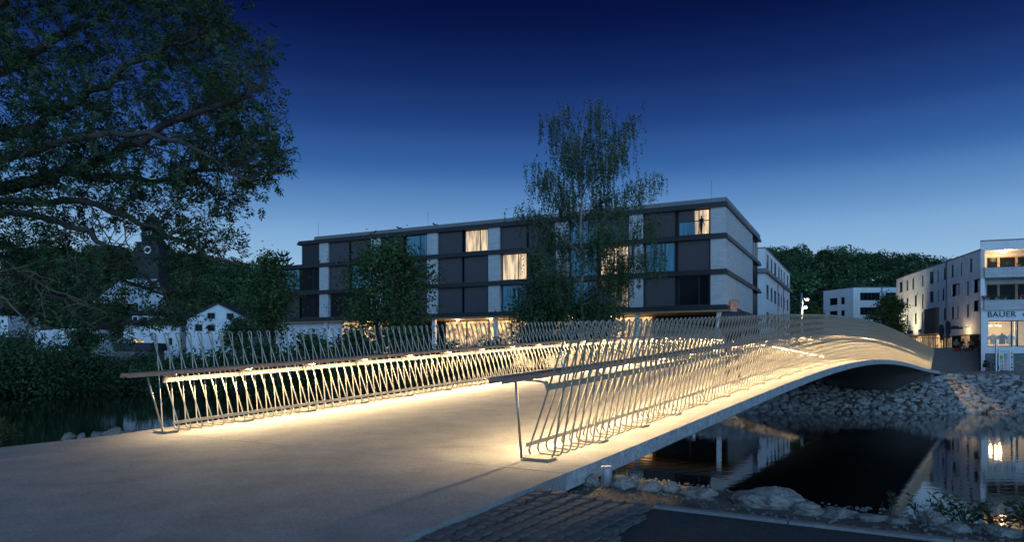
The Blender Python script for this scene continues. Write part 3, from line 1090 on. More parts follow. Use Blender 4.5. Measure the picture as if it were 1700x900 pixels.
# ---- white annex behind the hotel
A = Site('annex_building', 'white plastered block with dark eaves band behind the hotel corner', 'building', P(1257.4, 0, 96).x, 96.0, 0.895, -0.446, zr(-1.3))
x1 = A.t(1270)
zt = A.z(1270, 411.7); ze = A.z(1270, 448.6)
D_ = 34.0
b = MB()
rc = []
ysl = []
def side_y(px):       # depth along the side face that runs back from the corner
    r = (px - CX) / F
    c = A.world(x1, 0, 0)
    bx, by = -A.uy, A.ux
    return (r * c.y - c.x) / (bx - r * by)
for r_, (za, zb_) in enumerate(((A.z(1270, 433), A.z(1270, 416)), (A.z(1270, 484), A.z(1270, 462)), (A.z(1270, 530), A.z(1270, 506)))):
    for (pa, pb) in ((1272.5, 1276.5), (1279.5, 1282.6), (1285.4, 1289), (1292, 1294.6), (1296.5, 1298.5), (1301, 1303), (1306.5, 1309)):
        rc.append((side_y(pa), za - .9, side_y(pb), za + 1.1))
Ms = Matrix.Translation((x1, 0, 0)) @ SIDE
open_wall(b, 0, D_, 0, zt, rc, 0.12, M=Ms)
shell(b, -8, x1, 0, D_, 0, zt, front=True, right=False)
b.obj('wall', MT['white'], A.root)
for r in rc:
    window(A.root, r[0], r[1], r[2], r[3], 0.09, MT['frame'], MT['glass'], M=Ms, sill=False)
b = MB(); b.box(-8.4, x1 + .45, -.45, D_ + .4, ze - .35, ze + .05); b.box(-8.2, x1 + .25, -.25, D_ + .3, ze + .05, ze + .25); b.obj('eaves_band', MT['parapet'], A.root)
b = MB(); b.box(-8.2, x1 + .1, -.1, D_ + .1, zt, zt + .12); b.obj('roof_edge', MT['parapet'], A.root)
for yy in (side_y(1291), side_y(1300)):
    b = MB(); b.tube([(x1 + .06, yy, 0), (x1 + .06, yy, ze)], 0.06, 6); b.obj('downpipe', MT['parapet'], A.root)

# ---- low white block with ribbon windows in front of the wooded hill
B2 = Site('office_building', 'low white flat roofed block with ribbon windows below the wooded hill', 'building', P(1416.6, 0, 130).x, 130.0, 0.99, -0.05, zr(0.5))
zt = B2.z(1416.6, 477.8)
rc = []
for ya, yb in ((499, 486), (523, 510.5)):
    for pa, pb in ((1428, 1461), (1470, 1488)):
        rc.append((B2.t(pa), B2.z(pa, ya), B2.t(pb), B2.z(pa, yb)))
xr = B2.t(1500)
b = MB(); open_wall(b, 0, xr, 0, zt, rc, 0.3); shell(b, 0, xr, 0, 14, 0, zt, left=False)
# left face, set back at an angle towards the left
lx = B2.t(1394) ; ly = 6.5
ang = math.atan2(-ly, -lx)
MLf = Matrix.Translation((lx - 0.45, ly, 0)) @ Matrix.Rotation(math.atan2(-ly, -(lx - 0.45)), 4, 'Z')
wl_ = math.hypot(lx - 0.45, ly)
rl = []
for ya, yb in ((504, 492), (526, 514)):
    for fa, fb in ((0.2, 0.48), (0.58, 0.72)):
        rl.append((wl_ * fa, B2.z(1405, ya), wl_ * fb, B2.z(1405, yb)))
open_wall(b, 0, wl_, 0, zt, rl, 0.3, M=MLf)
b.face([(0, 0, zt), (0, 14, zt), (lx - .45, 14, zt), (lx - .45, ly, zt)])
b.obj('wall', MT['white'], B2.root)
for r in rc: window(B2.root, r[0], r[1], r[2], r[3], 0.26, MT['frame'], MT['glass'], mull=4, sill=False, fw=.07)
for r in rl: window(B2.root, r[0], r[1], r[2], r[3], 0.26, MT['frame'], MT['glass'], M=MLf, mull=0, sill=False)
b = MB(); b.tube([(B2.t(1464), -.08, 0), (B2.t(1464), -.08, zt)], 0.08, 6); b.obj('downpipe', MT['parapet'], B2.root)
b = MB(); b.box(-.08, xr, -.08, 14, zt, zt + .1); b.obj('roof_edge', MT['parapet'], B2.root)

# ---- long white house with scattered tall windows and the restaurant below
R = Site('apartment_building', 'long white house with scattered tall narrow windows above a restaurant', 'building', 65.7, 122.0, -7.9, -34.0, zr(0.85))
xe = R.t(1640)
zt = R.z(1488, 464.6)
zoomA = lambda x: 1480 + x * .1556
zoomAy = lambda y: 380 + y * .1556
zoomB = lambda x: 1480 + x * .1778
zoomBy = lambda y: 500 + y * .1778
wins = [(87, 572, 118, 683), (160, 552, 178, 662), (222, 530, 240, 650), (326, 497, 340, 615), (408, 462, 448, 592), (488, 443, 502, 572), (556, 418, 578, 550), (638, 388, 663, 525), (737, 360, 752, 500), (835, 320, 862, 467),
        (95, 750, 127, 860), (160, 737, 178, 850), (248, 713, 270, 830), (325, 693, 340, 855), (408, 672, 447, 792), (490, 652, 503, 778), (540, 640, 562, 768), (805, 558, 823, 712)]
pix = [(zoomA(a), zoomAy(b_), zoomA(c), zoomAy(d)) for a, b_, c, d in wins]
pix += [(zoomB(a), zoomBy(b_), zoomB(c), zoomBy(d)) for a, b_, c, d in ((140, 130, 155, 235), (218, 115, 234, 218), (283, 105, 297, 250), (487, 68, 508, 180), (560, 55, 582, 172), (611, 48, 626, 165), (703, 30, 722, 155))]
logg = [(zoomA(640), zoomAy(597), zoomA(727), zoomAy(728)), (zoomA(872), zoomAy(545), zoomA(960), zoomAy(690)), (zoomA(872), zoomAy(768), zoomA(960), zoomAy(890))]
def prect(Q, q):
    return (Q.t(q[0]), Q.z(q[0], q[3]), Q.t(q[2]), Q.z(q[0], q[1]))
rc = [prect(R, q) for q in pix]
lg = [prect(R, q) for q in logg]
zc = R.z(1520, 556.5)                      # underside of the overhang / shop floor top
niche = (R.t(1539.6), zc, R.t(1559), R.z(1540, 514))
b = MB()
open_wall(b, 0, xe, zc, zt, rc + lg, 0.12)
shell(b, 0, xe, 0, 14, zc, zt, right=True)
b.face([(0, 0, zc), (0, 14, zc), (xe, 14, zc), (xe, 0, zc)])
b.obj('wall', MT['white2'], R.root)
for k, r in enumerate(rc):
    w_ = window(R.root, r[0], r[1], r[2], r[3], 0.09, MT['frame'], MT['glass'], mull=1 if r[2] - r[0] > 1.5 else 0, fw=.07)
    if k % 2 == 0:
        b = MB(); b.box(r[2] + .1, r[2] + .45, -.12, -0.005, r[3] - .1, r[3] + .15); b.obj('vent_hood', MT['framew'], w_)
for r in lg:
    b = MB()
    b.box(r[0], r[2], 1.2, 1.25, r[1], r[3])
    lo_ = b.obj('loggia', MT['glass'], R.root)
    b = MB(); b.box(r[0] + .04, r[0] + (r[2] - r[0]) * .4, 0.5, 0.62, r[1], r[3]); b.obj('loggia_panel', MT['white2'], lo_)
    b = MB(); b.face([(r[0], .28, r[1]), (r[2], .28, r[1]), (r[2], 1.2, r[1]), (r[0], 1.2, r[1])]); b.obj('loggia_floor', MT['parapet'], lo_)
R.box('niche_block', MT['brown'], niche[0], niche[2], -.45, 0.2, niche[1] - .02, niche[3])  # dark opening of the passage niche, drawn as an added brown box
b = MB(); b.box(-.1, xe, -.1, 14, zt, zt + .14); b.obj('roof_edge', MT['parapet'], R.root)
b = MB(); b.tube([(R.t(1572), -.08, 0), (R.t(1572), -.08, zt)], 0.09, 6); b.obj('downpipe', MT['parapet'], R.root)
b = MB(); b.tube([(R.t(1549), 1.5, zt), (R.t(1549), 1.5, zt + 1.1)], 0.2, 6); b.obj('roof_flue', MT['galv'], R.root)
# restaurant glazing
for k in range(12):
    a0 = xe * k / 12 + .03; a1 = xe * (k + 1) / 12
    pm = MT['lounge'] if k in (2, 5) else (MT['litdim'] if k in (1, 3, 4, 7, 9) else MT['glass'])
    window(R.root, a0, 0.05, a1, zc - .12 if k < 7 else zc - .6, 1.2 if k < 7 else 0.3, MT['frame'], pm, sill=False, fw=.07)
b = MB(); b.box(R.t(1560), xe, 0.0, 0.25, zc - .55, zc - 0.004); b.obj('fascia', MT['white2'], R.root)
b = MB(); b.box(0, xe, 2.0, 13.9, 0, zc - .01); b.obj('wall', MT['brown'], R.root)
Mx = Matrix.Rotation(math.pi / 2, 4, 'X')
tw = R.t(1527) - R.t(1507)
text_part('RESTAURANT', 0.55, Matrix.Translation((R.t(1506.5), -.05, zc + .34)) @ Mx @ Matrix.Scale(0.86, 4, (1, 0, 0)), MT['lettering'], R.root, space=1.05)
text_part('CAFÉ', 0.62, Matrix.Translation((R.t(1525), -.05, zc + .38)) @ Mx @ Matrix.Scale(0.95, 4, (1, 0, 0)), MT['lettering'], R.root, space=1.0)
for px_ in (1500, 1521):     # wash lights in front of the overhang
    p = R.world(R.t(px_), -4.0, 0)
    lt = thing('ground_floodlight', 'small ground floodlight washing the white restaurant facade %s' % ('by the round tree' if px_ < 1510 else 'beside the dark niche'), 'floodlight', p)
    b = MB(); b.lathe([(0.12, 0), (0.14, .05), (0.14, .25), (0.10, .28)], (0, 0, 0), 10); b.obj('housing', MT['band'], lt)
    b = MB(); b.lathe([(0.09, 0.281), (0.09, .30)], (0, 0, 0), 10); b.obj('lens', MT['lampglow'], lt)
    ld = bpy.data.lights.new('flood', 'SPOT'); ld.energy = 3200; ld.color = (1, 0.86, 0.52); ld.spot_size = math.radians(75); ld.spot_blend = 1.0; ld.shadow_soft_size = .1
    lo = bpy.data.objects.new('flood_beam', ld); COL.objects.link(lo); lo.parent = lt; lo.location = (0, 0, 0.4)
    dv = R.world(R.t(px_), 0, 7.0) - p
    lo.rotation_euler = dv.to_track_quat('-Z', 'Y').to_euler()

# lamp above the cafe door, lighting the top of the steps
xl_, zl_ = R.t(1609), R.z(1609, 545)
b = MB(); b.box(xl_ - .05, xl_ + .05, -1.2, 0, zl_ + .10, zl_ + .16); la = b.obj('door_lamp_arm', MT['band'], R.root)
b = MB(); b.lathe([(.06, 0), (.20, -.06), (.16, -.16)], (xl_, -1.2, zl_ + .10), 12); b.obj('door_lamp', MT['bulb'], la)
ld = bpy.data.lights.new('door', 'POINT'); ld.energy = 110; ld.color = (1, .70, .36); ld.shadow_soft_size = .2
lo = bpy.data.objects.new('door_bulb', ld); COL.objects.link(lo); lo.parent = R.root; lo.location = (xl_, -1.5, zl_ - .35)

# ---- corner house with shop window and balconies
SHEAR = 0.27


class GB(MB):
    """boxes whose left end follows the slanting side wall of the corner house"""

    def __init__(self, both=False):
        super().__init__(); self.both = both

    def box(self, x0, x1, y0, y1, z0, z1, mi=0, M=None):
        if M is not None or x0 > 0.6:
            return super().box(x0, x1, y0, y1, z0, z1, mi, M)
        k = lambda y: SHEAR * max(0.0, y)
        r = (lambda y: k(y)) if self.both else (lambda y: 0.0)
        c = [(x0 + k(y0), y0, z0), (x1 + r(y0), y0, z0), (x1 + r(y1), y1, z0), (x0 + k(y1), y1, z0), (x0 + k(y0), y0, z1), (x1 + r(y0), y0, z1), (x1 + r(y1), y1, z1), (x0 + k(y1), y1, z1)]
        self.box8([Vector(p) for p in c], mi)


G = Site('shop_building', 'corner house with lit clothes shop window, stone balconies and BAUER lettering', 'building', P(1628, 0, 64).x, 64.0, 3.2, -1.1, zr(-1.3))
XR = 12.0
gz = lambda y: G.z(1628, y)
zt = gz(400.5)
z_par3, z_soff3 = gz(418), gz(418)
b = GB()
# roof slab fascia
b.box(0, XR, -0.1, 9, gz(416), gz(401))
b.obj('roof_fascia', MT['white'], G.root)
b = GB(); b.box(-.06, XR, -.16, 9, gz(401) + .002, gz(401) + .09); b.obj('roof_edge', MT['parapet'], G.root)
def floor_unit(zs, zp, ztop, wallmat, first, warm):
    """balcony storey: parapet zs..zp, recess zp..ztop"""
    b = GB(); b.box(0.25 if first else 0.22, XR, -0.25, 0.0, zs, zp); b.obj('balcony_parapet', MT['stonewall'], G.root)
    b = GB(); b.box(0.22, XR, -0.28, 0.02, zp + .002, zp + .05); b.obj('parapet_cap', MT['parapet'], G.root)
    b = GB(); b.box(0, XR, -0.02, 9, zs - .02, zs + .25); b.obj('balcony_floor', MT['beige'], G.root)
    b = GB(True); b.box(0, 0.32, 0.0, 2.2, zs + .25, ztop); b.obj('side_wall', wallmat, G.root)
    zg0, zg1 = zs + .3, ztop - .35
    b = GB(); open_wall(b, 0.9, XR, zs + .25, ztop, [(1.0, zg0, XR - .5, zg1)], 0.15, M=Matrix.Translation((0, 2.2, 0))); b.obj('wall', wallmat, G.root)
    x = 1.0
    k = 0
    while x < XR - .6:
        wd = (1.0, 1.4, 0.9, 1.6)[k % 4]
        e = min(x + wd, XR - .5)
        window(G.root, x, zg0, e - .01, zg1, 0.1, MT['framewood'], MT['glass'], M=Matrix.Translation((0, 2.2, 0)), sill=False, fw=.09)
        x = e; k += 1
floor_unit(gz(462), gz(446), gz(416), MT['beige'], True, True)
floor_unit(gz(516), gz(499.5), gz(462), MT['white2'], False, False)
# lettering fascia, shop window, plinth
zs0, zs1 = gz(576), gz(533)
b = GB()
b.box(0.02, XR, -.05, 0.45, zs1, gz(516) - .022)
b.obj('sign_fascia', MT['white'], G.root)
b = GB(); b.box(0.02, XR, -.06, 0.45, gz(587), zs0); b.obj('window_sill', MT['white'], G.root)
b = GB(); b.box(0.02, 0.50, -.05, 0.45, zs0, zs1); b.box(0.02, 0.33, -.05, 0.45, 0, gz(587)); b.obj('corner_pier', MT['white'], G.root)
b = GB(); b.box(0.33, XR, 0.02, 0.45, 0, gz(587)); b.obj('plinth_wall', MT['darkblock'], G.root)
b = GB(); b.box(0.55, XR, 4.6, 9, 0, gz(416)); b.obj('wall', MT['white'], G.root)
b = MB(); b.face([(-.004, 0, 0), (-.004, 0, gz(401)), (SHEAR * 9 - .004, 9, gz(401)), (SHEAR * 9 - .004, 9, 0)]); b.obj('side_elevation', MT['white'], G.root)
# lit shop room
b = GB()
zr0, zr1, yb_ = zs0 - .3, zs1 + .3, 4.5
xb_ = 0.35 + SHEAR * yb_
b.face([(xb_, yb_, zr0), (XR, yb_, zr0), (XR, yb_, zr1), (xb_, yb_, zr1)][::-1])
b.face([(0.45, .46, zr0), (XR, .46, zr0), (XR, yb_, zr0), (xb_, yb_, zr0)])
b.face([(0.45, .46, zr1), (xb_, yb_, zr1), (XR, yb_, zr1), (XR, .46, zr1)])
b.face([(0.45, .46, zr0), (xb_, yb_, zr0), (xb_, yb_, zr1), (0.45, .46, zr1)])
b.obj('shop_room', MT['ceramic'], G.root)
gm = bpy.data.materials.new('shop glass'); gm.use_nodes = True
nt = gm.node_tree; nt.nodes.clear()
go = nt.nodes.new('ShaderNodeOutputMaterial'); gt = nt.nodes.new('ShaderNodeBsdfTransparent'); gg = nt.nodes.new('ShaderNodeBsdfGlossy'); gx_ = nt.nodes.new('ShaderNodeMixShader')
gg.inputs['Roughness'].default_value = 0.03; gx_.inputs[0].default_value = 0.10
nt.links.new(gt.outputs[0], gx_.inputs[1]); nt.links.new(gg.outputs[0], gx_.inputs[2]); nt.links.new(gx_.outputs[0], go.inputs[0])
MT['clear'] = gm
xw_ = [0.50, 0.50 + (G.t(1680.5) - G.t(1634.5)), G.t(1690), 9.0, 11.9]
xw_[1] = G.t(1680.5)
for a, c in zip(xw_[:-1], xw_[1:]):
    window(G.root, a, zs0, c, zs1, 0.2, MT['frame'], MT['clear'], sill=False, fw=.06)
for x in (G.t(1644), G.t(1694)):
    b = GB(); b.box(x - .12, x + .12, 1.0, 1.2, zr0, zr1); b.obj('shop_column', MT['cream'], G.root)
for x, y in ((G.t(1662), 1.4), (G.t(1657), 2.2), (G.t(1676), 2.6), (G.t(1697), 1.6)):
    b = GB(); b.lathe([(0.05, .18), (0.16, .05), (0.17, 0)], (x, y, zs1 - .35), 10); so = b.obj('shop_lamp_shade', MT['galv'], G.root)
    b = GB(); b.lathe([(0.10, 0.0), (0.10, 0.03)], (x, y, zs1 - .385), 10); b.obj('shop_lamp', MT['shoplamp'], so)
    ld = bpy.data.lights.new('shop', 'POINT'); ld.energy = 60; ld.color = (1, .78, .42); ld.shadow_soft_size = .12
    lo = bpy.data.objects.new('shop_bulb', ld); COL.objects.link(lo); lo.parent = G.root; lo.location = (x, y, zs1 - .55)
Mg = Matrix.Rotation(math.pi / 2, 4, 'X')
text_part('BAUER', 0.70, Matrix.Translation((G.t(1638.5), -.08, gz(527.0))) @ Mg @ Matrix.Scale(0.98, 4, (1, 0, 0)), MT['lettering'], G.root, space=1.08)
text_part('M', 0.42, Matrix.Translation((G.t(1697.5), -.08, gz(526.6))) @ Mg @ Matrix.Shear('XY', 4, (0.0, 0.0)), MT['lettering'], G.root)
# balcony lamp
b = GB(); b.lathe([(0.05, 0.0), (0.24, -.04), (0.26, -.10), (0.14, -.16)], (G.t(1671), .9, gz(416) - .005), 14); b.obj('balcony_lamp', MT['bulb'], G.root)
ld = bpy.data.lights.new('balcony', 'POINT'); ld.energy = 110; ld.color = (1, .62, .30); ld.shadow_soft_size = .2
lo = bpy.data.objects.new('balcony_bulb', ld); COL.objects.link(lo); lo.parent = G.root; lo.location = (G.t(1671), .8, gz(416) - .42)


def dress(kind, x, y, label, mt):
    p = G.world(x, y, zs0 - .3)
    r = thing('shop_mannequin', label, 'mannequin', p, math.atan2(G.uy, G.ux))
    b = MB(); b.tube([(0, 0, 0), (0, 0, 1.25)], .02, 6); b.lathe([(.18, 0), (.16, .02)], (0, 0, 0), 12); b.obj('stand', MT['band'], r)
    b = MB()
    zs_ = [(0.0, .26), (.25, .25), (.45, .21), (.62, .25), (.78, .27), (.86, .12), (.92, .06), (1.0, .055)] if kind else [(0.0, .27), (.3, .26), (.6, .27), (.74, .28), (.82, .14), (.88, .08), (.9, .07)]
    rows_ = []
    for z_, w_ in zs_:
        rows_.append([(w_ * math.cos(a) * 1.0, .55 * w_ * math.sin(a), .55 + z_) for a in [2 * math.pi * i / 12 for i in range(12)]])
    b.strip(rows_, closed=True, smooth=True); b.face(rows_[-1])
    for sg in (-1, 1):
        b.tube([(sg * .22, 0, 1.30), (sg * .34, 0, 1.12), (sg * .37, 0, .98)], [.09, .09, .085], 8)
    b.obj('garment', mt, r)
dress(0, G.t(1654.5), .9, 'tan blouse on a stand in the shop window', MT['tan'])
dress(1, G.t(1669), .9, 'black belted dress on a stand in the middle of the shop window', MT['black'])
dress(0, G.t(1681.5), .95, 'cream short sleeved top on a stand in the shop window', MT['cream'])
dress(0, G.t(1640), 1.0, 'pale patterned outfit at the left end of the shop window', MT['pink'])
# flower pots on the balconies
pots = [(1633, 499.5, 'red flowers'), (1640, 499.5, 'dark leaves'), (1653, 499.5, 'white pot and low leaves'), (1662, 499.5, 'pale pot with small blossom'), (1668, 499.5, 'pale pot with dark leaves'), (1694, 499.5, 'tall red flowers'), (1676, 446, 'blue glazed ball'), (1690, 446, 'orange blossom')]
for i, (px_, py_, ds) in enumerate(pots):
    p = G.world(G.t(px_), -.13, gz(py_) + .051)
    r = thing('flower_pot', ('balcony flower pot with %s on the %s parapet' % (ds, 'upper' if py_ < 470 else 'lower')), 'pot', p)
    b = MB(); b.lathe([(.07, 0), (.10, .16), (.11, .17)], (0, 0, 0), 10); b.obj('pot', MT['pot'] if i % 3 else MT['blueprint'], r)
    n_ = 60; c_ = rng.normal(0, [.13, .07, .09], (n_, 3)) + [0, 0, .25]
    a_ = rng.normal(0, .035, (n_, 3)); b__ = rng.normal(0, .035, (n_, 3))
    quads_obj('leaves', np.stack([c_ - a_, c_ - b__, c_ + a_, c_ + b__], 1), MT['leaf_tree'] if i % 3 == 1 else (MT['flower'] if i in (0, 5, 7) else MT['leaf_bush']), r)

# ---- sitting steps up to the restaurant terrace
ST = Site('terrace_steps', 'broad dark timber sitting steps rising to the restaurant terrace', 'steps', P(1542, 0, 66.8).x, 66.8, .857, -.515, zr(-1.3))
st = ST.root
SW = ST.t(1626)
for k in range(6):
    b = MB(); b.box(0, SW, k * .62, k * .62 + .64 if k < 5 else 5.0, 0 if k == 0 else k * .358 - .30, (k + 1) * .358 - .02)
    o = b.obj('step', MT['steps'], st)
    b = MB(); b.box(-0.01, SW + 0.01, k * .62 - .04, k * .62 + .66 if k < 5 else 5.0, (k + 1) * .358 - .018, (k + 1) * .358 + 0.02); b.obj('tread', MT['steps'], o)
b = MB(); b.box(SW + .011, SW + .10, -.2, 3.5, 0, 2.3); b.obj('side_wall', MT['band'], st)
ter_z = zr(-1.3 + 6 * .358)
sx0 = ST.X0
t1, t2 = ST.world(-14, 4.0, 0), ST.world(SW + .1, 4.0, 0)
m = MB(); m.face([(t1.x, t1.y, ter_z), (t2.x, t2.y, ter_z), (90, t2.y, ter_z), (95, 135, ter_z), (t1.x, 135, ter_z)])
t3 = ST.world(-.02, 4.0, 0); m.face([(t1.x, t1.y, zr(-1.4)), (t3.x, t3.y, zr(-1.4)), (t3.x, t3.y, ter_z), (t1.x, t1.y, ter_z)])
tag(m.obj('terrace', MT['gravel']), kind='structure')
rl_ = thing('terrace_railing', 'grey bar railing on the terrace edge left of the sitting steps', 'railing', ST.world(-3.0, 4.2, ter_z - ST.zb), math.atan2(ST.uy, ST.ux))
L_ = 3.0 + ST.t(1580) * 1.06
n_ = int(L_ / .28)
for k in range(n_ + 1):
    b = MB(); b.box(k * .28 - .015, k * .28 + .015, -.015, .015, 0, 1.0); b.obj('bar', MT['band'], rl_)
b = MB(); b.box(-.03, n_ * .28 + .03, -.03, .03, 1.0, 1.05); b.obj('top_rail', MT['band'], rl_)

# closed parasols
def parasol(px_, d, ytop, ybot, label):
    p = P(px_, 0, d); base = ter_z
    r = thing('closed_parasol', label, 'parasol', (p.x, p.y, base))
    h1 = P(0, ytop, d).z - base; h0 = P(0, ybot, d).z - base
    b = MB(); b.lathe([(.35, 0), (.35, .07), (.05, .09)], (0, 0, 0), 12); b.obj('foot', MT['band'], r)
    b = MB(); b.tube([(0, 0, .08), (0, 0, h1)], .035, 8); b.obj('pole', MT['framewood'], r)
    b = MB(); rows_ = []
    prof = [(0, .20), (.06, .27), (.15, .13), (.22, .19), (.45, .30), (.75, .30), (.95, .18), (1.0, .05)]
    for f, w_ in prof:
        rows_.append([((w_ * (0.86 + .22 * math.cos(4 * a + f * 2))) * .8 * math.cos(a), (w_ * (0.86 + .22 * math.cos(4 * a + f * 2))) * .8 * math.sin(a), h0 + (h1 - h0) * f) for a in [2 * math.pi * i / 24 for i in range(24)]])
    b.strip(rows_, closed=True, smooth=True); b.face(rows_[-1]); b.face(list(reversed(rows_[0]))); b.obj('canopy', MT['umbrella'], r)
parasol(1563, 74, 539, 565, 'smaller closed dark parasol left of the other on the terrace')
parasol(1574, 72, 533, 562, 'taller closed dark parasol on the terrace above the sitting steps')
# hanging sign beside the parasols
r = thing('hanging_sign', 'dark oval name board hanging right of the taller parasol', 'sign', P(1586, 545, 88))
b = MB(); b.box(-.9, .9, -.05, .05, -.14, .16); b.lathe([(.35, -.05), (.4, .0), (.35, .28)], (0, 0, 0), 12); b.obj('board', MT['band'], r)
b = MB(); b.tube([(-.7, 0, .16), (-.7, 0, .5)], .02, 5); b.tube([(.7, 0, .16), (.7, 0, .5)], .02, 5); b.obj('hanger', MT['band'], r)
# ------------------------------------------------------------------ houses on the left bank and the church
def gable_house(name, label, px0, px1, ybase, yeave, yapex, d, depth, wmat, rmat, wins, skew=0.0, lit=()):
    Q = Site(name, label, 'house', P(px0, 0, d).x, d, math.cos(skew), math.sin(skew), P(0, ybase, d).z)
    W_ = Q.t(px1); ze = Q.z(px0, yeave); za = Q.z((px0 + px1) / 2, yapex)
    rects = [(Q.t(a), Q.z(a, e), Q.t(c), Q.z(a, b_)) for a, b_, c, e in wins]
    b = MB()
    open_wall(b, 0, W_, 0, ze, [r for r in rects if r[3] < ze], 0.2)
    # gable triangle with upper windows cut by strips
    up = [r for r in rects if r[3] >= ze]
    zs = sorted({ze, za} | {r[1] for r in up if r[1] > ze} | {r[3] for r in up})
    for z0, z1 in zip(zs[:-1], zs[1:]):
        f0, f1 = (z0 - ze) / (za - ze), (z1 - ze) / (za - ze)
        l0, r0, l1, r1 = W_ / 2 * f0, W_ - W_ / 2 * f0, W_ / 2 * f1, W_ - W_ / 2 * f1
        cut = sorted([r for r in up if r[1] <= z0 + 1e-6 and r[3] >= z1 - 1e-6], key=lambda r: r[0])
        xa, xb = l0, l1
        for r in cut:
            b.face([(xa, 0, z0), (r[0], 0, z0), (r[0], 0, z1), (xb, 0, z1)]); xa = xb = r[2]
        b.face([(xa, 0, z0), (r0, 0, z0), (r1, 0, z1), (xb, 0, z1)])
    b.face([(0, depth, 0), (0, 0, 0), (0, 0, ze), (0, depth, ze)])
    b.face([(W_, 0, 0), (W_, depth, 0), (W_, depth, ze), (W_, 0, ze)])
    b.face([(W_, depth, 0), (0, depth, 0), (0, depth, ze), (W_ / 2, depth, za), (W_, depth, ze)])
    b.obj('wall', wmat, Q.root)
    for k, r in enumerate(rects):
        w_ = window(Q.root, r[0], r[1], r[2], r[3], 0.12, MT['frame'], MT['lit'] if k in lit else MT['glass'], mull=1, fw=.06)
        b = MB()
        g = .14
        b.box(r[0] - g, r[0], -.02, .05, r[1] - g, r[3] + g); b.box(r[2], r[2] + g, -.02, .05, r[1] - g, r[3] + g)
        b.box(r[0], r[2], -.021, .05, r[3], r[3] + g)
        b.obj('surround', MT['framew'], w_)
    b = MB(); ov = .35; sl = (za - ze) / (W_ / 2)
    for sg in (0, 1):
        xe_, xr_ = (-ov, W_ / 2) if sg == 0 else (W_ + ov, W_ / 2)
        z_e = ze - ov * sl + .02
        c = [(xe_, -ov, z_e), (xr_, -ov, za + .02), (xr_, depth + ov, za + .02), (xe_, depth + ov, z_e)]
        b.box8([Vector(p) for p in c] + [Vector(p) + Vector((0, 0, .16)) for p in c])
    ro = b.obj('roof', rmat, Q.root)
    b = MB(); b.box(W_ * .62, W_ * .62 + .6, depth * .5, depth * .5 + .6, ze, za + .9); b.obj('chimney', MT['brown'], ro)
    return Q


z6 = lambda a, b_, c, d: (200 + a * .2333, 430 + b_ * .2333, 200 + c * .2333, 430 + d * .2333)
gable_house('gabled_house', 'pale gabled house with four windows beyond the river behind the left railing', 309, 415.5, 612, 531.5, 504.7, 97, 12, MT['white2'], MT['roof_dark'],
            [z6(620, 385, 672, 425), z6(757, 388, 806, 425), z6(530, 468, 582, 513), z6(620, 470, 672, 513)])
gable_house('hillside_house', 'tiny white gabled house high on the wooded hill', 413, 428, 452, 443, 438.5, 300, 8, MT['white'], MT['roof_dark'], [(418, 443.5, 421, 448)])
# white long house with a lean-to in front
def flat_house(name, label, px0, px1, ybase, ytop, d, depth, wmat, wins, lit=(), skew=0.0, roof=None, gapes=None):
    Q = Site(name, label, 'house', P(px0, 0, d).x, d, math.cos(skew), math.sin(skew), P(0, ybase, d).z)
    W_ = Q.t(px1); zt_ = Q.z(px0, ytop)
    rects = [(Q.t(a), Q.z(a, e), Q.t(c), Q.z(a, b_)) for a, b_, c, e in wins]
    b = MB(); open_wall(b, 0, W_, 0, zt_, rects, 0.2); shell(b, 0, W_, 0, depth, 0, zt_); b.obj('wall', wmat, Q.root)
    for k, r in enumerate(rects):
        window(Q.root, r[0], r[1], r[2], r[3], 0.12, MT['frame'], MT['lounge'] if k in lit else MT['glass'], mull=1, fw=.06)
    if roof:
        rm, yr = roof
        zr_ = Q.z(px0, yr)
        b = MB()
        c = [(-.4, -.5, zt_ - .05), (W_ + .4, -.5, zt_ - .05), (W_ + .4, depth / 2, zr_), (-.4, depth / 2, zr_)]
        b.box8([Vector(p) for p in c] + [Vector(p) + Vector((0, 0, .18)) for p in c])
        c = [(W_ + .4, depth + .5, zt_ - .05), (-.4, depth + .5, zt_ - .05), (-.4, depth / 2, zr_), (W_ + .4, depth / 2, zr_)]
        b.box8([Vector(p) for p in c] + [Vector(p) + Vector((0, 0, .18)) for p in c])
        for sg in (0, 1):
            x_ = 0 if sg == 0 else W_
            b.face([(x_, 0, zt_), (x_, depth, zt_), (x_, depth / 2, zr_)])
        ro = b.obj('roof', rm, Q.root)
        if gapes:
            for g0, g1, gy0, gy1 in gapes:
                xa, xb = Q.t(g0), Q.t(g1); za_, zb_ = Q.z(g0, gy1), Q.z(g0, gy0)
                yy = depth / 2 * (za_ - zt_) / max(.1, (zr_ - zt_)) - .2
                b = MB(); b.box(xa, xb, yy, yy + 2.0, za_, zb_); do = b.obj('dormer', MT['white'], ro)
                b = MB(); b.box(xa + .12, xb - .12, yy - .03, yy + .01, za_ + .12, zb_ - .12); b.obj('dormer_window', MT['glass'], do)
    return Q
flat_house('riverside_house', 'long white house with brown roof and one lit window behind the tree', 205, 298, 606, 540, 100, 10, MT['white'], [(220, 563, 239, 569.5), (279, 561.5, 286, 573)], lit=(0,), roof=(MT['roof_dark'], 515), gapes=[(212, 222, 524, 533), (229, 239, 524, 533), (252, 262, 524, 533)])
flat_house('white_shed', 'plain white boxy annex left of the long white house', 88, 150, 606, 546, 96, 7, MT['white'], [], skew=0.05)
flat_house('white_shed', 'grey white low wall block at the left of the boxy annex', 58, 87.6, 606, 549, 97, 6, MT['white2'], [(62, 566, 68, 572)], skew=-0.45)
flat_house('hillside_house', 'white house at the far left edge above the bank shrubs', -40, 13, 560, 524, 130, 9, MT['white'], [(2, 531, 6, 536)], roof=(MT['roof_dark'], 512))
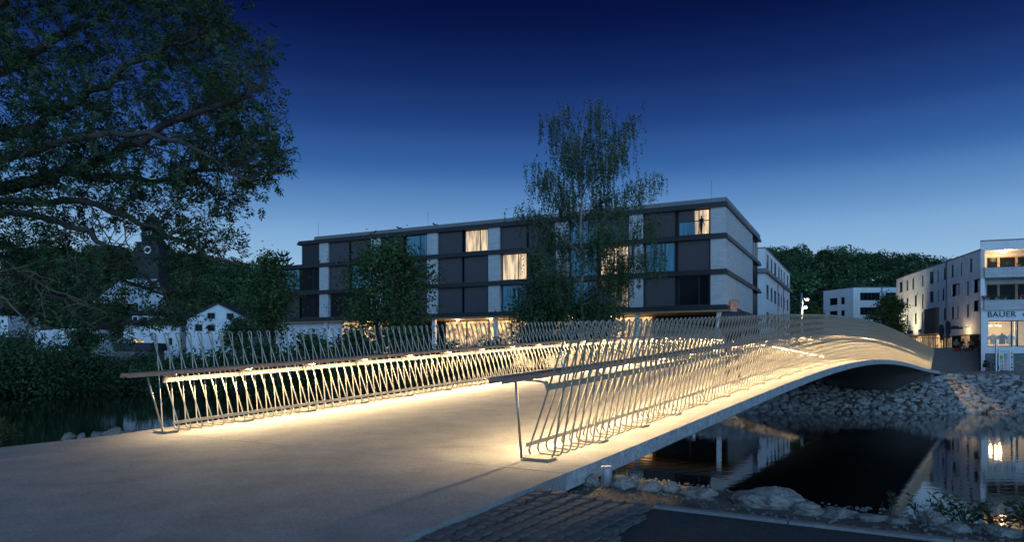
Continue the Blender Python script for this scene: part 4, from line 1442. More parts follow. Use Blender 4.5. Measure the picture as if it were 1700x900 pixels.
r = thing('boat_shed', 'weathered timber shed with dark flat roof before the white house', 'shed', P(192, 606, 92))
W_ = P(248, 0, 92).x - P(192, 0, 92).x
hz = lambda y: (606 - y) / F * 92
for k in range(10):
    b = MB(); b.box(W_ * k / 10 + .01, W_ * (k + 1) / 10 - .01, 0.0, .06, 0, hz(582)); b.obj('board', MT['timber'], r)
b = MB(); b.box(.02, W_ - .02, .07, 4, 0, hz(582)); b.obj('wall', MT['timber'], r)
b = MB(); b.box(-.2, W_ + .25, -.3, 4.3, hz(582) + .004, hz(569.5)); b.obj('roof', MT['band'], r)
# church: tower with clock and pale nave roof
CH = thing('church_building', 'dark church tower with white clock face over a pale roofed nave', 'church', P(245, 600, 185))
c0 = Vector(CH.location)
m2 = 185 / F
cz = lambda y: (600 - y) * m2
tw_ = 36 * m2
b = MB(); b.box(-tw_ / 2, tw_ / 2, 0, tw_, 0, cz(404)); b.obj('tower_shaft', MT['tower'], CH)
b = MB(); b.box(-tw_ * .55, tw_ * .55, -.3, tw_ + .3, cz(404) + .003, cz(401.5)); b.obj('cornice', MT['tower'], CH)
b = MB(); b.box(-tw_ * .36, tw_ * .36, tw_ * .14, tw_ * .86, cz(401.5) + .003, cz(374)); b.obj('belfry', MT['tower'], CH)
b = MB(); b.box(-tw_ * .42, tw_ * .42, tw_ * .08, tw_ * .92, cz(374) + .003, cz(371)); b.obj('belfry_cornice', MT['tower'], CH)
b = MB(); b.lathe([(tw_ * .36, 0), (tw_ * .34, 1.2), (tw_ * .15, 2.4), (.1, 3.6)], (0, tw_ / 2, cz(371) + .003), 8); b.obj('dome', MT['roof_dark'], CH)
for zc_, rr, yy in ((cz(415), 6.3 * m2, -.02), (cz(385), 4.4 * m2, tw_ * .14 - .02)):
    b = MB(); n_ = 28
    ring = lambda r_, y_: [(r_ * math.cos(2 * math.pi * i / n_), y_, zc_ + r_ * math.sin(2 * math.pi * i / n_)) for i in range(n_)]
    b.strip([ring(rr, yy - .05), ring(rr * .62, yy - .06)], closed=True); b.strip([ring(rr, yy), ring(rr, yy - .05)], closed=True)
    ck = b.obj('clock_face', MT['paper'], CH)
    b = MB(); b.face(ring(rr * .62, yy - .03)); b.obj('clock_centre', MT['tower'], ck)
    for an, ln in ((0.9, .8), (2.4, .55)):
        b = MB(); b.tube([(0, yy - .09, zc_), (rr * ln * math.cos(an), yy - .09, zc_ + rr * ln * math.sin(an))], .07, 4); b.obj('clock_hand', MT['paper'], ck)
xa, xb = (172 - 245) * m2, (306 - 245) * m2
b = MB(); b.box(xa, xb, -9, 3, 0, cz(522)); b.obj('nave_wall', MT['white2'], CH)
b = MB(); c = [(xa - .5, -9.5, cz(523)), (xb + .5, -9.5, cz(523)), (xb - 6, -2, cz(466)), (xa + 6, -2, cz(466))]
b.box8([Vector(p) for p in c] + [Vector(p) + Vector((0, 0, .2)) for p in c]); b.face([(xa - .5, -9.5, cz(523)), (xa + 6, -2, cz(466)), (xa - .5, 3, cz(523))]); b.obj('nave_roof', MT['roof_pale'], CH)

# ------------------------------------------------------------------ wood on the hills
def unit(v):
    return v / np.maximum(1e-9, np.linalg.norm(v, axis=-1, keepdims=True))


def leaf_quads(C, size, normal=None, nj=0.6, aspect=0.6):
    n = len(C)
    N = rng.normal(0, 1, (n, 3)) if normal is None else normal + rng.normal(0, nj, (n, 3))
    N = unit(N)
    T = unit(np.cross(N, rng.normal(0, 1, (n, 3))))
    B = np.cross(N, T)
    s = (size * rng.uniform(.7, 1.3, (n, 1)))
    T = T * s; B = B * s * aspect
    return np.stack([C - T, C - B, C + T, C + B], 1)


allq = []
for px_lo, px_hi, cnt in ((-0.70, -0.24, 560), (0.32, 0.98, 720), (-0.24, 0.32, 60)):
    Yt = 152 + 210 * rng.uniform(0, 1, cnt) ** 0.9
    Xt = rng.uniform(px_lo, px_hi, cnt) * Yt
    Zt = ground_h(Xt, Yt)
    for x, y, z in zip(Xt, Yt, Zt):
        rw_, hh = rng.uniform(3.6, 6.2), rng.uniform(5.0, 8.5)
        nq = 560
        # lumps on an egg shaped crown
        d_ = unit(rng.normal(0, 1, (nq, 3))); d_[:, 2] = np.abs(d_[:, 2]) * 1.0 - .25 * (rng.uniform(0, 1, nq) < .3)
        lob = unit(rng.normal(0, 1, (7, 3)) + [0, 0, .6])
        near_ = np.max(d_ @ lob.T, axis=1)
        rad = (0.62 + 0.42 * np.clip((near_ - .55) / .45, 0, 1)) * rng.uniform(.82, 1.05, nq)
        C = np.stack([x + d_[:, 0] * rad * rw_, y + d_[:, 1] * rad * rw_, z + 2.5 + hh * .45 + d_[:, 2] * rad * hh * .75], -1)
        allq.append(leaf_quads(C, rng.uniform(.34, .46), d_ + [0, 0, .35], .55, .75))
tag(quads_obj('hill_wood', np.concatenate(allq), MT['leaf_far']), 'dense dark green wood covering the hills behind the buildings', 'wood', kind='stuff')

# ------------------------------------------------------------------ trees
def tree_obj(label, cat, base, trunk, quads, bark, leafm, name='tree', group=None):
    r = thing(name, label, cat, base, group=group)
    b0 = np.array(base)
    b = MB()
    for path, rad, sd in trunk:
        b.tube([Vector(p) - Vector(base) for p in path], rad, sd, cap=False)
    b.obj('trunk', bark, r)
    quads_obj('crown', quads - b0.astype(np.float32), leafm, r)
    return r


def bushy_tree(label, px_, d, ybase, ytop, half_px, n_leaf, leafm, size=.13, name='deciduous_tree', group=None, gap=.45, ycrown=None, zbase=None, cat='tree', stems=1):
    base = P(px_, ybase, d)
    base.z = float(ground_h(np.array(base.x), np.array(base.y))) - .05 if zbase is None else zbase
    top = P(px_, ytop, d).z
    zc0 = P(px_, ycrown if ycrown else ybase - (ybase - ytop) * .8, d).z
    W_ = half_px * d / F
    trunk = []
    H_ = top - base.z
    tops = []
    for k in range(stems):
        a = 2 * math.pi * k / max(1, stems) + 1
        sp_ = 0.22 * W_ if stems > 1 else 0.05
        p1 = base + Vector((math.cos(a) * sp_, math.sin(a) * sp_, H_ * .45)); p2 = base + Vector((math.cos(a) * sp_ * 1.6, math.sin(a) * sp_ * 1.6, H_ * .93))
        trunk.append(([base + Vector((0.05 * k, 0, 0)), p1, p2], [H_ * .018, H_ * .012, H_ * .003], 7))
        tops.append((p1, p2))
    nc = 46
    cen = []
    for k in range(nc):
        f = rng.uniform(0, 1)
        zz = zc0 + (top - zc0) * f
        ww = W_ * (0.55 + 0.75 * f if f < .35 else 0.81 + .2 * (1 - f) if f < .6 else max(.08, .9 * (1 - ((f - .6) / .4) ** 1.6))) * rng.uniform(.35, 1.0)
        a = rng.uniform(0, 2 * math.pi)
        c = Vector((base.x + math.cos(a) * ww, base.y + math.sin(a) * ww * .9, zz))
        cen.append(c)
        q = tops[k % stems]
        fz = min(.95, max(.05, (zz - base.z) / H_ - .12))
        st_ = base.lerp(q[0], fz / .45) if fz < .45 else q[0].lerp(q[1], (fz - .45) / .48)
        mid = st_.lerp(c, .5) + Vector((0, 0, .12 * (c - st_).length))
        trunk.append(([st_, mid, c], [H_ * .006, H_ * .004, H_ * .0015], 5))
    cen = np.array([tuple(c) for c in cen])
    idx = rng.integers(0, nc, n_leaf)
    sg = W_ * .23
    C = cen[idx] + rng.normal(0, 1, (n_leaf, 3)) * [sg, sg, sg * .75]
    return tree_obj(label, cat, base, trunk, leaf_quads(C, size, C - cen[idx] + [0, 0, .15], .6, .5), MT['bark'], leafm, name, group)


bushy_tree('bushy green tree in front of the hotel screens, left of the birch', 645, 50, 580, 412, 88, 8500, MT['leaf_tree'], .14, ycrown=560, stems=3)
bushy_tree('slender tree covering the left end of the hotel', 447, 62, 575, 430, 48, 5200, MT['leaf_tree'], .15, ycrown=555, stems=2)
bushy_tree('round lit street tree left of the long white house', 1474, 78, 560, 496, 29, 8000, MT['leaf_round'], .13, ycrown=562)
bushy_tree('dark shrub tree growing at the right gable edge', 397, 85, 590, 533, 30, 4000, MT['leaf_bush'], .16, ycrown=585, stems=2)
bushy_tree('broad dark tree standing on the far bank behind the ash branches', 137, 80, 600, 528, 26, 4500, MT['leaf_bush'], .17, ycrown=592)
bushy_tree('low rounded tree at the foot of the hill beside the street lamp', 1349, 100, 560, 508, 16, 3000, MT['leaf_round'], .2, ycrown=550)
# hedges and shrubs
shrubs = [(-60, 66, 545, 90), (20, 70, 556, 80), (95, 72, 582, 62), (165, 73, 596, 60), (235, 70, 600, 58), (300, 66, 596, 60), (370, 62, 592, 60), (440, 58, 578, 58), (515, 54, 566, 55), (590, 51, 556, 55), (668, 49, 556, 52), (745, 48, 580, 50), (815, 47, 578, 52), (-10, 60, 575, 70), (60, 61, 590, 70)]
where = ['at the far left edge of the far bank', 'below the white house at the far left', 'in front of the grey white block', 'in front of the boxy annex', 'in front of the timber shed', 'below the lit window of the long house', 'below the gabled house', 'below the slender tree', 'under the left corner of the hotel', 'before the glowing lounge wall', 'under the bushy hotel tree', 'between bushy tree and birch', 'at the left foot of the birch', 'at the waterline at far left', 'at the waterline below the annex']
for (px_, d, yt, hp_), wh in zip(shrubs, where):
    bushy_tree('dark green bank shrub ' + wh, px_, d - 4.0, 640, yt, hp_, 5200, MT['leaf_bush'], .15, 'bank_shrub', 'shrubs along the far bank', ycrown=655, cat='shrub', stems=3)
bushy_tree('dense dark bush at the birch foot in front of the hotel', 900, 51, 575, 488, 62, 7500, MT['leaf_bush'], .13, 'bank_shrub', 'shrubs along the far bank', ycrown=575, cat='shrub', stems=3)
bushy_tree('dense dark bush right of the birch foot', 985, 52, 575, 492, 52, 6000, MT['leaf_bush'], .13, 'bank_shrub', 'shrubs along the far bank', ycrown=575, cat='shrub', stems=3)
# monkey puzzle top beside the hotel
base = P(470, 470, 120)
pt = thing('araucaria_tree', 'small tiered conifer silhouette at the left end of the hotel roof', 'tree', (base.x, base.y, float(ground_h(np.array(base.x), np.array(base.y)))))
zb_ = base.z - pt.location.z
b = MB(); b.tube([(0, 0, 0), (0, 0, zb_ + 4.8)], [.25, .08], 6); b.obj('trunk', MT['bark'], pt)
b = MB()
for k in range(4):
    z = zb_ + 2.0 + k * .9
    for j in range(7):
        a = j * .9 + k
        L2 = 2.2 - .38 * k
        b.tube([(0, 0, z - .2), (L2 * .6 * math.cos(a), L2 * .6 * math.sin(a), z), (L2 * math.cos(a), L2 * math.sin(a), z + .55)], [.16, .16, .10], 5)
b.obj('crown', MT['leaf_far'], pt)

# ---- birch: white trunk, rising limbs, hanging strands
bd_ = 50.0
bb = P(968, 590, bd_); bb.z = float(ground_h(np.array(bb.x), np.array(bb.y))) - .05
tr = [(968, 560), (966, 500), (967, 440), (964, 380), (966, 320), (962, 260), (968, 205), (975, 168)]
trunk_pts = [bb] + [P(x, y, bd_) + Vector((0, .1 * math.sin(i), 0)) for i, (x, y) in enumerate(tr)]
trunk = [(trunk_pts, [.15, .14, .13, .115, .095, .07, .045, .022, .008], 8)]
limbs = [((966, 500), (1000, 478), (1040, 462), 0.4), ((966, 470), (930, 440), (880, 420), -.8), ((967, 440), (1010, 400), (1095, 360), .8), ((965, 420), (920, 380), (862, 345), .5), ((965, 400), (1000, 370), (1060, 300), -1.0),
         ((964, 380), (925, 340), (880, 275), -.6), ((965, 395), (1015, 365), (1095, 285), .6), ((965, 365), (1000, 320), (1040, 220), .5), ((965, 350), (940, 290), (912, 195), .3), ((964, 340), (985, 270), (1010, 185), -.6),
         ((963, 320), (1000, 250), (1062, 188), 1.0), ((963, 310), (945, 250), (935, 180), -1.0), ((963, 290), (975, 230), (990, 168), .4), ((966, 480), (910, 470), (855, 480), 1.4), ((967, 455), (1020, 430), (1100, 420), -1.6),
         ((966, 430), (945, 400), (900, 380), 2.4), ((966, 430), (985, 400), (1010, 380), -2.4), ((965, 400), (955, 360), (930, 330), 2.2), ((965, 380), (990, 345), (1020, 320), 2.2), ((966, 490), (940, 470), (905, 450), -2.6), ((966, 490), (995, 465), (1040, 440), 2.6),
         ((966, 505), (930, 495), (870, 500), -.5), ((966, 505), (990, 500), (1022, 505), -.9), ((964, 330), (955, 280), (950, 215), 1.8), ((964, 330), (985, 280), (1030, 250), -1.9), ((966, 350), (945, 320), (905, 290), -1.4)]
strand_c = []; strand_l = []
for a, m_, e, dy in limbs:
    pa, pm_, pe = P(a[0], a[1], bd_), P(m_[0], m_[1], bd_ + dy * .6), P(e[0], e[1], bd_ + dy * 1.3)
    pts = []
    for i in range(7):
        f = i / 6
        pts.append(pa * (1 - f) ** 2 + pm_ * 2 * f * (1 - f) + pe * f * f)
    trunk.append((pts, [.042 * (1 - .88 * i / 6) for i in range(7)], 5))
    low = a[1] > 420
    for k in range(135 if low else 95):
        f = rng.uniform(.22, 1.0) ** .8
        i = min(5, int(f * 6)); g = f * 6 - i
        p = pts[i].lerp(pts[i + 1], g)
        q = p + Vector((rng.normal(0, .5), rng.normal(0, .6), rng.normal(.15, .32)))
        trunk.append(([p, p.lerp(q, .6) + Vector((0, 0, .08)), q], [.012, .008, .005], 3))
        ln = rng.uniform(.6, 1.9) * (1.2 if low else .9)
        strand_c.append(q); strand_l.append(ln)
Q = []
for q, ln in zip(strand_c, strand_l):
    n_ = int(17 * ln) + 4
    f = rng.uniform(0, 1, n_)
    dx, dy = rng.normal(0, .10, 2)
    C = np.stack([q.x + dx * f + rng.normal(0, .045, n_), q.y + dy * f + rng.normal(0, .045, n_), q.z - ln * f + rng.normal(0, .05, n_)], -1)
    Q.append(C)
Q = np.concatenate(Q)
NB = rng.normal(0, 1, (len(Q), 3)); NB[:, 2] *= .35
tree_obj('tall white barked birch with hanging foliage in front of the hotel', 'tree', bb, trunk, leaf_quads(Q, .060, NB, .3, .62), MT['birchbark'], MT['leaf_birch'], 'birch_tree')

# ---- ash tree reaching in from the left
ab = Vector((-16.2, 16.6, 0)); ab.z = float(ground_h(np.array(ab.x), np.array(ab.y))) - .1
AD = 16.5
fork = Vector((-15.9, 16.5, 3.4))
skel = []       # (path, radii)
skel.append(([ab, Vector((-16.1, 16.6, 1.6)), fork], [.55, .42, .38]))
aL = [  # pixel paths with depths: limbs from the fork into the picture
    ([(-120, 240, 16.5), (0, 228, 16.3), (70, 203, 16.0), (150, 150, 15.6), (240, 95, 15.2), (330, 60, 15.0)], .17),
    ([(-120, 330, 16.5), (40, 305, 16.2), (117, 282, 16.0), (190, 250, 15.6), (290, 205, 15.2), (400, 165, 14.9), (440, 130, 14.8)], .17),
    ([(-100, 345, 16.8), (60, 297, 17.0), (150, 290, 17.2), (250, 300, 17.4), (360, 285, 17.4), (455, 262, 17.5)], .13),
    ([(-140, 200, 17), (-20, 130, 17.5), (100, 60, 18), (220, 0, 18.3), (300, -60, 18.5)], .16),
    ([(-140, 160, 16), (-60, 60, 15.6), (40, -30, 15.2), (150, -110, 15)], .16),
    ([(-100, 360, 16.2), (30, 350, 15.6), (120, 372, 15.2), (200, 420, 14.9), (262, 478, 14.7), (300, 520, 14.6)], .09),
    ([(-100, 350, 16.4), (60, 330, 16.0), (160, 340, 15.6), (260, 380, 15.2), (340, 420, 15.0), (400, 440, 15)], .10),
    ([(-110, 380, 16.6), (20, 410, 17), (120, 440, 17.4), (220, 470, 17.6), (320, 510, 17.8)], .08),
    ([(-110, 300, 15.8), (50, 250, 15.0), (180, 220, 14.4), (300, 235, 14.1), (420, 300, 14)], .11),
    ([(-110, 385, 16.0), (0, 430, 15.6), (80, 480, 15.2), (130, 520, 15), (160, 545, 15)], .07),
    ([(-160, 120, 16.5), (-200, -80, 16.8), (-190, -260, 17)], .2),
]
for pl, r0 in aL:
    pts = [fork] + [P(x, y, d) for x, y, d in pl]
    # refine with a little wobble
    fine = []
    for i in range(len(pts) - 1):
        for k in range(4):
            w_ = .05 if i else 0
            fine.append(pts[i].lerp(pts[i + 1], k / 4) + Vector((rng.normal(0, w_), rng.normal(0, w_), rng.normal(0, w_))))
    fine.append(pts[-1])
    n_ = len(fine)
    skel.append((fine, [r0 * (1 - .86 * i / (n_ - 1)) + .01 for i in range(n_)]))
nodes = np.array([tuple(p) for path, _ in skel[1:] for p in path[3:]])
# crown outline in the photograph (right boundary), beyond the frame on the left and top
outl = [(-260, -220), (330, -120), (360, 10), (420, 45), (457, 110), (440, 160), (465, 215), (470, 262), (455, 300), (430, 320), (405, 345), (410, 415), (370, 420), (345, 455), (330, 520), (300, 545), (230, 550), (150, 565), (60, 545), (0, 500), (-260, 560)]
opoly = [(float(x), float(y)) for x, y in outl]
holes = [(430, 395, 60, 45), (290, 415, 26, 34), (100, 215, 14, 7), (290, 208, 13, 7), (30, 205, 12, 14), (205, 400, 40, 26), (150, 395, 30, 20), (60, 60, 26, 14), (150, 95, 14, 14), (270, 470, 22, 26), (235, 505, 40, 16), (60, 470, 46, 22), (110, 515, 30, 18), (180, 455, 16, 12), (40, 380, 20, 12), (395, 80, 14, 20), (225, 415, 18, 55)]
cl = []
tries = 0
while len(cl) < 980 and tries < 60000:
    tries += 1
    x, y = rng.uniform(-260, 472), rng.uniform(-220, 560)
    if not bool(inside(np.array(x), np.array(y), opoly)): continue
    if any(((x - hx) / rx) ** 2 + ((y - hy) / ry) ** 2 < 1 for hx, hy, rx, ry in holes) and rng.uniform() < .93: continue
    if x < 150 and y > 430 and rng.uniform() < .6: continue
    if (x < 0 or y < 0) and rng.uniform() < .45: continue
    cl.append(P(x, y, AD + rng.uniform(-2.6, 2.2)))
twigs = []
LQ = []
for c in cl:
    cv_ = np.array(tuple(c))
    dd = np.linalg.norm(nodes - cv_ + np.array([0.4, 0, 0]), axis=1)
    j = int(np.argmin(dd))
    st_ = Vector(nodes[j])
    if (c - st_).length > 2.4:
        st_ = c - (c - st_).normalized() * 1.6
        j2 = int(np.argmin(np.linalg.norm(nodes - np.array(tuple(st_)), axis=1)))
        twigs.append(([Vector(nodes[j2]), Vector(nodes[j2]).lerp(st_, .5) + Vector((0, 0, .12)), st_], [.022, .016, .012]))
    twigs.append(([st_, st_.lerp(c, .5) + Vector((rng.normal(0, .08), rng.normal(0, .08), .1)), c], [.014, .009, .004]))
    nl = int(rng.integers(9, 15))
    # compound leaves fanning from the twig tip
    main = unit(np.array(tuple(c - st_)) + rng.normal(0, .2, 3))
    R_ = unit(main * .6 + rng.normal(0, .75, (nl, 3)) + [0, 0, -.18])
    O_ = cv_ + rng.normal(0, .16, (nl, 3))
    S_ = unit(np.cross(R_, rng.normal(0, .5, (nl, 3)) + [0, 0, 1]))
    L_ = rng.uniform(.20, .32, (nl, 1))
    for k in range(4):
        f = .28 + .2 * k
        for sg in (-1, 1):
            base_ = O_ + R_ * L_ * f
            dr = unit(S_ * sg + R_ * .55 + rng.normal(0, .18, (nl, 3)) + [0, 0, -.15])
            ll = L_ * .40 * rng.uniform(.8, 1.15, (nl, 1))
            wv = unit(np.cross(dr, np.cross(R_, S_) + rng.normal(0, .35, (nl, 3)))) * ll * .19
            mid = base_ + dr * ll * .45
            LQ.append(np.stack([base_, mid - wv, base_ + dr * ll, mid + wv], 1))
    base_ = O_ + R_ * L_ * .92; dr = R_; ll = L_ * .42
    wv = S_ * ll * .19; mid = base_ + dr * ll * .45
    LQ.append(np.stack([base_, mid - wv, base_ + dr * ll, mid + wv], 1))
LQ = np.concatenate(LQ)
ash = thing('ash_tree', 'large ash tree leaning over the river with bare lower branches at the left', 'tree', ab)
b = MB()
for path, rad in skel: b.tube([p - ab for p in path], rad, 8, cap=False)
b.obj('trunk', MT['bark'], ash)
b = MB()
for path, rad in twigs: b.tube([p - ab for p in path], rad, 4, cap=False)
tag(b.obj('twigs', MT['bark'], ash), kind='stuff')
quads_obj('crown', LQ - np.array(tuple(ab), dtype=np.float32), MT['leaf_ash'], ash)
# bare lichened branches
bare = [[(-60, 400, 15.4), (20, 438, 15.0), (60, 470, 14.8), (110, 490, 14.6), (150, 512, 14.5)], [(-60, 425, 15.0), (0, 437, 14.7), (10, 455, 14.6), (18, 473, 14.5)], [(-50, 455, 14.6), (20, 448, 14.4), (70, 436, 14.3), (125, 428, 14.2)],
        [(60, 470, 14.8), (70, 500, 14.7), (76, 530, 14.6)], [(-40, 470, 14.6), (10, 498, 14.5), (40, 530, 14.4), (55, 545, 14.3)], [(110, 490, 14.6), (140, 500, 14.5), (150, 470, 14.4)], [(150, 512, 14.5), (180, 520, 14.4), (195, 500, 14.3)], [(20, 448, 14.4), (60, 455, 14.3), (100, 470, 14.2)],
        [(120, 372, 15.2), (150, 410, 15), (165, 440, 15), (170, 470, 14.9)], [(90, 360, 15.3), (105, 400, 15.1), (120, 440, 15)], [(150, 340, 15.6), (180, 395, 15.4), (210, 440, 15.3)], [(200, 340, 15.5), (212, 400, 15.4), (222, 430, 15.3)], [(88, 515, 15), (105, 545, 15), (122, 562, 15)]]
for k, pl in enumerate(bare):
    b = MB()
    pts = [P(*q) for q in pl]
    if k in (0, 1, 2, 4): pts = [fork] + pts
    fine = []
    for i in range(len(pts) - 1):
        for j in range(4):
            fine.append(pts[i].lerp(pts[i + 1], j / 4) + Vector((rng.normal(0, .018), rng.normal(0, .018), rng.normal(0, .018))))
    fine.append(pts[-1])
    n_ = len(fine); r0 = .045 if k in (0, 1, 2, 4) else .022
    b.tube([p - ab for p in fine], [r0 * (1 - .8 * i / (n_ - 1)) for i in range(n_)], 6)
    for j in range(9):
        i = int(rng.integers(n_ // 3, n_))
        p = fine[i]; q = p + Vector((rng.normal(0, .28), rng.normal(0, .2), rng.normal(-.12, .26)))
        b.tube([p - ab, p.lerp(q, .5) - ab + Vector((0, 0, .05)), q - ab], [.010, .007, .003], 4, cap=False)
    b.obj('dead_branch', MT['lichen'], ash)
#PART4
# ------------------------------------------------------------------ stone banks
def rock_mesh(name, n_pts, mt, flat=.7):
    bm = bmesh.new()
    d_ = unit(rng.normal(0, 1, (n_pts, 3))) * rng.uniform(.82, 1.0, (n_pts, 1))
    for p in d_ * [1, .8, flat]:
        bm.verts.new(tuple(p * .5))
    bmesh.ops.convex_hull(bm, input=bm.verts)
    bmesh.ops.delete(bm, geom=[v for v in bm.verts if not v.link_faces], context='VERTS')
    me_ = bpy.data.meshes.new(name)
    bm.to_mesh(me_); bm.free()
    me_.materials.append(mt)
    return me_


rip_meshes = [rock_mesh('stone', 15, MT['rip']) for _ in range(10)]
m = MB()
fl = [(3, 41.3), (13, 37.75), (27, 37.75), (40, 37.05), (52, 36.2)]
fu = [(6, 45.8), (13.5, 43.0), (27, 43.0), (40, 42.3), (52, 41.4)]
m.strip([[(x, y, zr(-3.02)) for x, y in fl], [(x, y, zr(-1.27)) for x, y in fu]])
sbank = tag(m.obj('stone_bank', MT['dirt']), kind='structure')
cand = []
for k in range(5200):
    f, g = rng.uniform(0, 1) * .92, rng.uniform(-.06, 1.04)
    i = min(3, int(f * 4)); q = f * 4 - i
    lo_ = Vector(fl[i]).lerp(Vector(fl[i + 1]), q); up_ = Vector(fu[i]).lerp(Vector(fu[i + 1]), q)
    p = lo_.lerp(up_, g)
    cand.append((p.x, p.y, zr(-3.02 + 1.75 * g), g))
# even out: drop candidates that crowd others
kept = []
cell = {}
for c in cand:
    ky = (int(c[0] / .30), int(c[1] / .33))
    if ky in cell: continue
    cell[ky] = 1; kept.append(c)
def vis(c):
    px_ = CX + F * c[0] / c[1]
    return (1150 < px_ < 1700) and not (c[1] > 44.5)
kept.sort(key=lambda c: (not vis(c), c[1] + rng.uniform(0, 5)))
rest = MB()
for k, c in enumerate(kept):
    me_ = rip_meshes[k % 10]
    sc = rng.uniform(.46, .80)
    M = Matrix.Translation((c[0], c[1], c[2] + .05)) @ Matrix.Rotation(rng.uniform(0, 6.28), 4, 'Z') @ Matrix.Rotation(rng.uniform(-.5, .5), 4, 'X') @ Matrix.Diagonal((sc, sc * rng.uniform(.7, 1), sc * rng.uniform(.75, 1.1), 1))
    if k < 296:
        link('stone', me_, sbank, M=M)
    else:
        q = [M @ Vector(v.co) for v in me_.vertices]
        for po in me_.polygons: rest.face([q[i] for i in po.vertices])
tag(rest.obj('stone_fill', MT['rip'], sbank), kind='stuff')
# gravel scatter on the near bank, both sides
rest = MB()
peb = [rock_mesh('pebble', 9, MT['gravel'], .6) for _ in range(4)]
def pebbles(poly, n, smin, smax, mb):
    xs = [p[0] for p in poly]; ys = [p[1] for p in poly]
    X = rng.uniform(min(xs), max(xs), n * 4); Y = rng.uniform(min(ys), max(ys), n * 4)
    ok = inside(X, Y, poly)
    X, Y = X[ok][:n], Y[ok][:n]
    Z = ground_h(X, Y)
    for k, (x, y, z) in enumerate(zip(X, Y, Z)):
        sc = smin + (smax - smin) * rng.uniform() ** 3
        M = Matrix.Translation((x, y, z + sc * .1)) @ Matrix.Rotation(rng.uniform(0, 6.28), 4, 'Z') @ Matrix.Scale(sc, 4)
        me_ = peb[k % 4]
        q = [M @ Vector(v.co) for v in me_.vertices]
        for po in me_.polygons: mb.face([q[i] for i in po.vertices])
pebbles([(.5, 5.9), (1.15, 5.66), (2.6, 4.8), (5, 3.3), (6, 4.2), (3.4, 6.2), (1.2, 7.8), (.5, 7.2)], 2600, .012, .07, rest)
tag(rest.obj('bank_pebbles', MT['gravel']), 'loose pale pebbles on the soil between kerb and boulders', 'pebbles', kind='stuff')
rest = MB()
pebbles([(-5.0, 9.7), (-5.6, 8.6), (-7.5, 6.3), (-12, 6), (-12, 11), (-9.2, 11.2), (-7.2, 10.3), (-5.7, 10.5)], 4200, .015, .08, rest)
tag(rest.obj('bank_gravel', MT['gravel']), 'coarse gravel strip at the left edge of the path', 'gravel', kind='stuff')


def boulder(px_, py_, d, w_px, h_px, label, seed):
    r2 = np.random.default_rng(seed)
    ds = np.arange(4.0, 14.0, .02)
    zray = EYE + (YH - (py_ + h_px * .45)) / F * ds
    hit = np.nonzero(zray <= ground_h((px_ - CX) / F * ds, ds))[0]
    d = ds[hit[0]] if len(hit) else 10.0
    d = float(d)
    W_ = w_px * d / F * .5; H_ = h_px * 1.35 * d / F
    p = P(px_, py_ + h_px * .12, d + W_ * .5)
    bm = bmesh.new()
    bmesh.ops.create_icosphere(bm, subdivisions=4, radius=1.0)
    planes = unit(r2.normal(0, 1, (13, 3))); dist = r2.uniform(.62, .92, 13)
    ph = r2.uniform(0, 6, 9)
    for v in bm.verts:
        n = np.array(v.co)
        rr = 1.0
        dp = planes @ n
        for q, t_ in zip(dp, dist):
            if q > .05: rr = min(rr, t_ / q)
        nv = Vector((n[0] + ph[0], n[1] + ph[1], n[2] + ph[2]))
        rr *= 1 + .22 * (noise.fractal(nv * 2.2, 0.9, 2.1, 6) - .1) - .10 * abs(noise.noise(nv * 4.5))
        v.co = Vector((n[0] * rr * W_, n[1] * rr * W_ * .8, n[2] * rr * H_ * .95))
    for f in bm.faces: f.smooth = False
    me_ = bpy.data.meshes.new('boulder'); bm.to_mesh(me_); bm.free()
    me_.materials.append(MT['rock'])
    o = link('boulder', me_, None, p)
    o.rotation_euler = (0, 0, r2.uniform(-.4, .4))
    tag(o, label, 'boulder', 'boulders along the near bank')


BL = [(930, 806, 8.2, 56, 12, 'low brown boulder tucked under the bridge edge'),
      (982, 802, 8.0, 46, 13, 'small boulder just left of the stub post'),
      (1033, 806, 7.8, 48, 14, 'pale boulder just right of the stub post'),
      (1052, 801, 8.1, 30, 14, 'small bright pointed boulder behind the stub post'),
      (1080, 810, 7.5, 48, 15, 'rounded grey boulder two to the right of the stub post'),
      (1112, 812, 7.4, 34, 13, 'small pale boulder left of the long flat one'),
      (1160, 822, 7.1, 92, 15, 'long low pale boulder left of the biggest one'),
      (1275, 836, 6.7, 128, 25, 'biggest pale craggy boulder on the near bank'),
      (1335, 848, 6.5, 90, 15, 'flat sloping boulder at the right foot of the biggest one'),
      (1388, 856, 6.3, 76, 12, 'low brown boulder in the middle of the near bank'),
      (1445, 863, 6.1, 74, 10, 'low flat boulder left of the willow shoots'),
      (1490, 868, 6.0, 44, 9, 'small flat boulder at the foot of the willow shoots'),
      (1550, 866, 5.9, 46, 17, 'pointed brown boulder among the willow shoots'),
      (1580, 880, 5.7, 68, 12, 'sloping grey boulder right of the pointed one'),
      (1655, 886, 5.6, 78, 13, 'rounded dark boulder at the lower right corner'),
      (1718, 892, 5.5, 70, 14, 'boulder cut by the right picture edge'),
      (188, 722, 10.3, 38, 11, 'largest pale boulder beside the left end of the bridge'),
      (161, 726, 10.4, 28, 9, 'dark mossy boulder left of the largest one at the left bank'),
      (136, 727, 10.5, 20, 7, 'small grey boulder in the middle of the left bank row'),
      (113, 726, 10.6, 26, 7, 'leftmost low boulder of the left bank row')]
for k, q in enumerate(BL): boulder(*q, 100 + k)
# stub post
p = P(1007, 822, 6.35)
o = MB(); o.lathe([(.052, -.1), (.052, .155), (.046, .165)], (0, 0, 0), 16)
po = o.obj('stub_post', MT['galv'], None, p); po.location.z = float(ground_h(np.array(p.x), np.array(p.y)))
tag(po, 'short grey concrete stub post between cobbles and boulders', 'post')

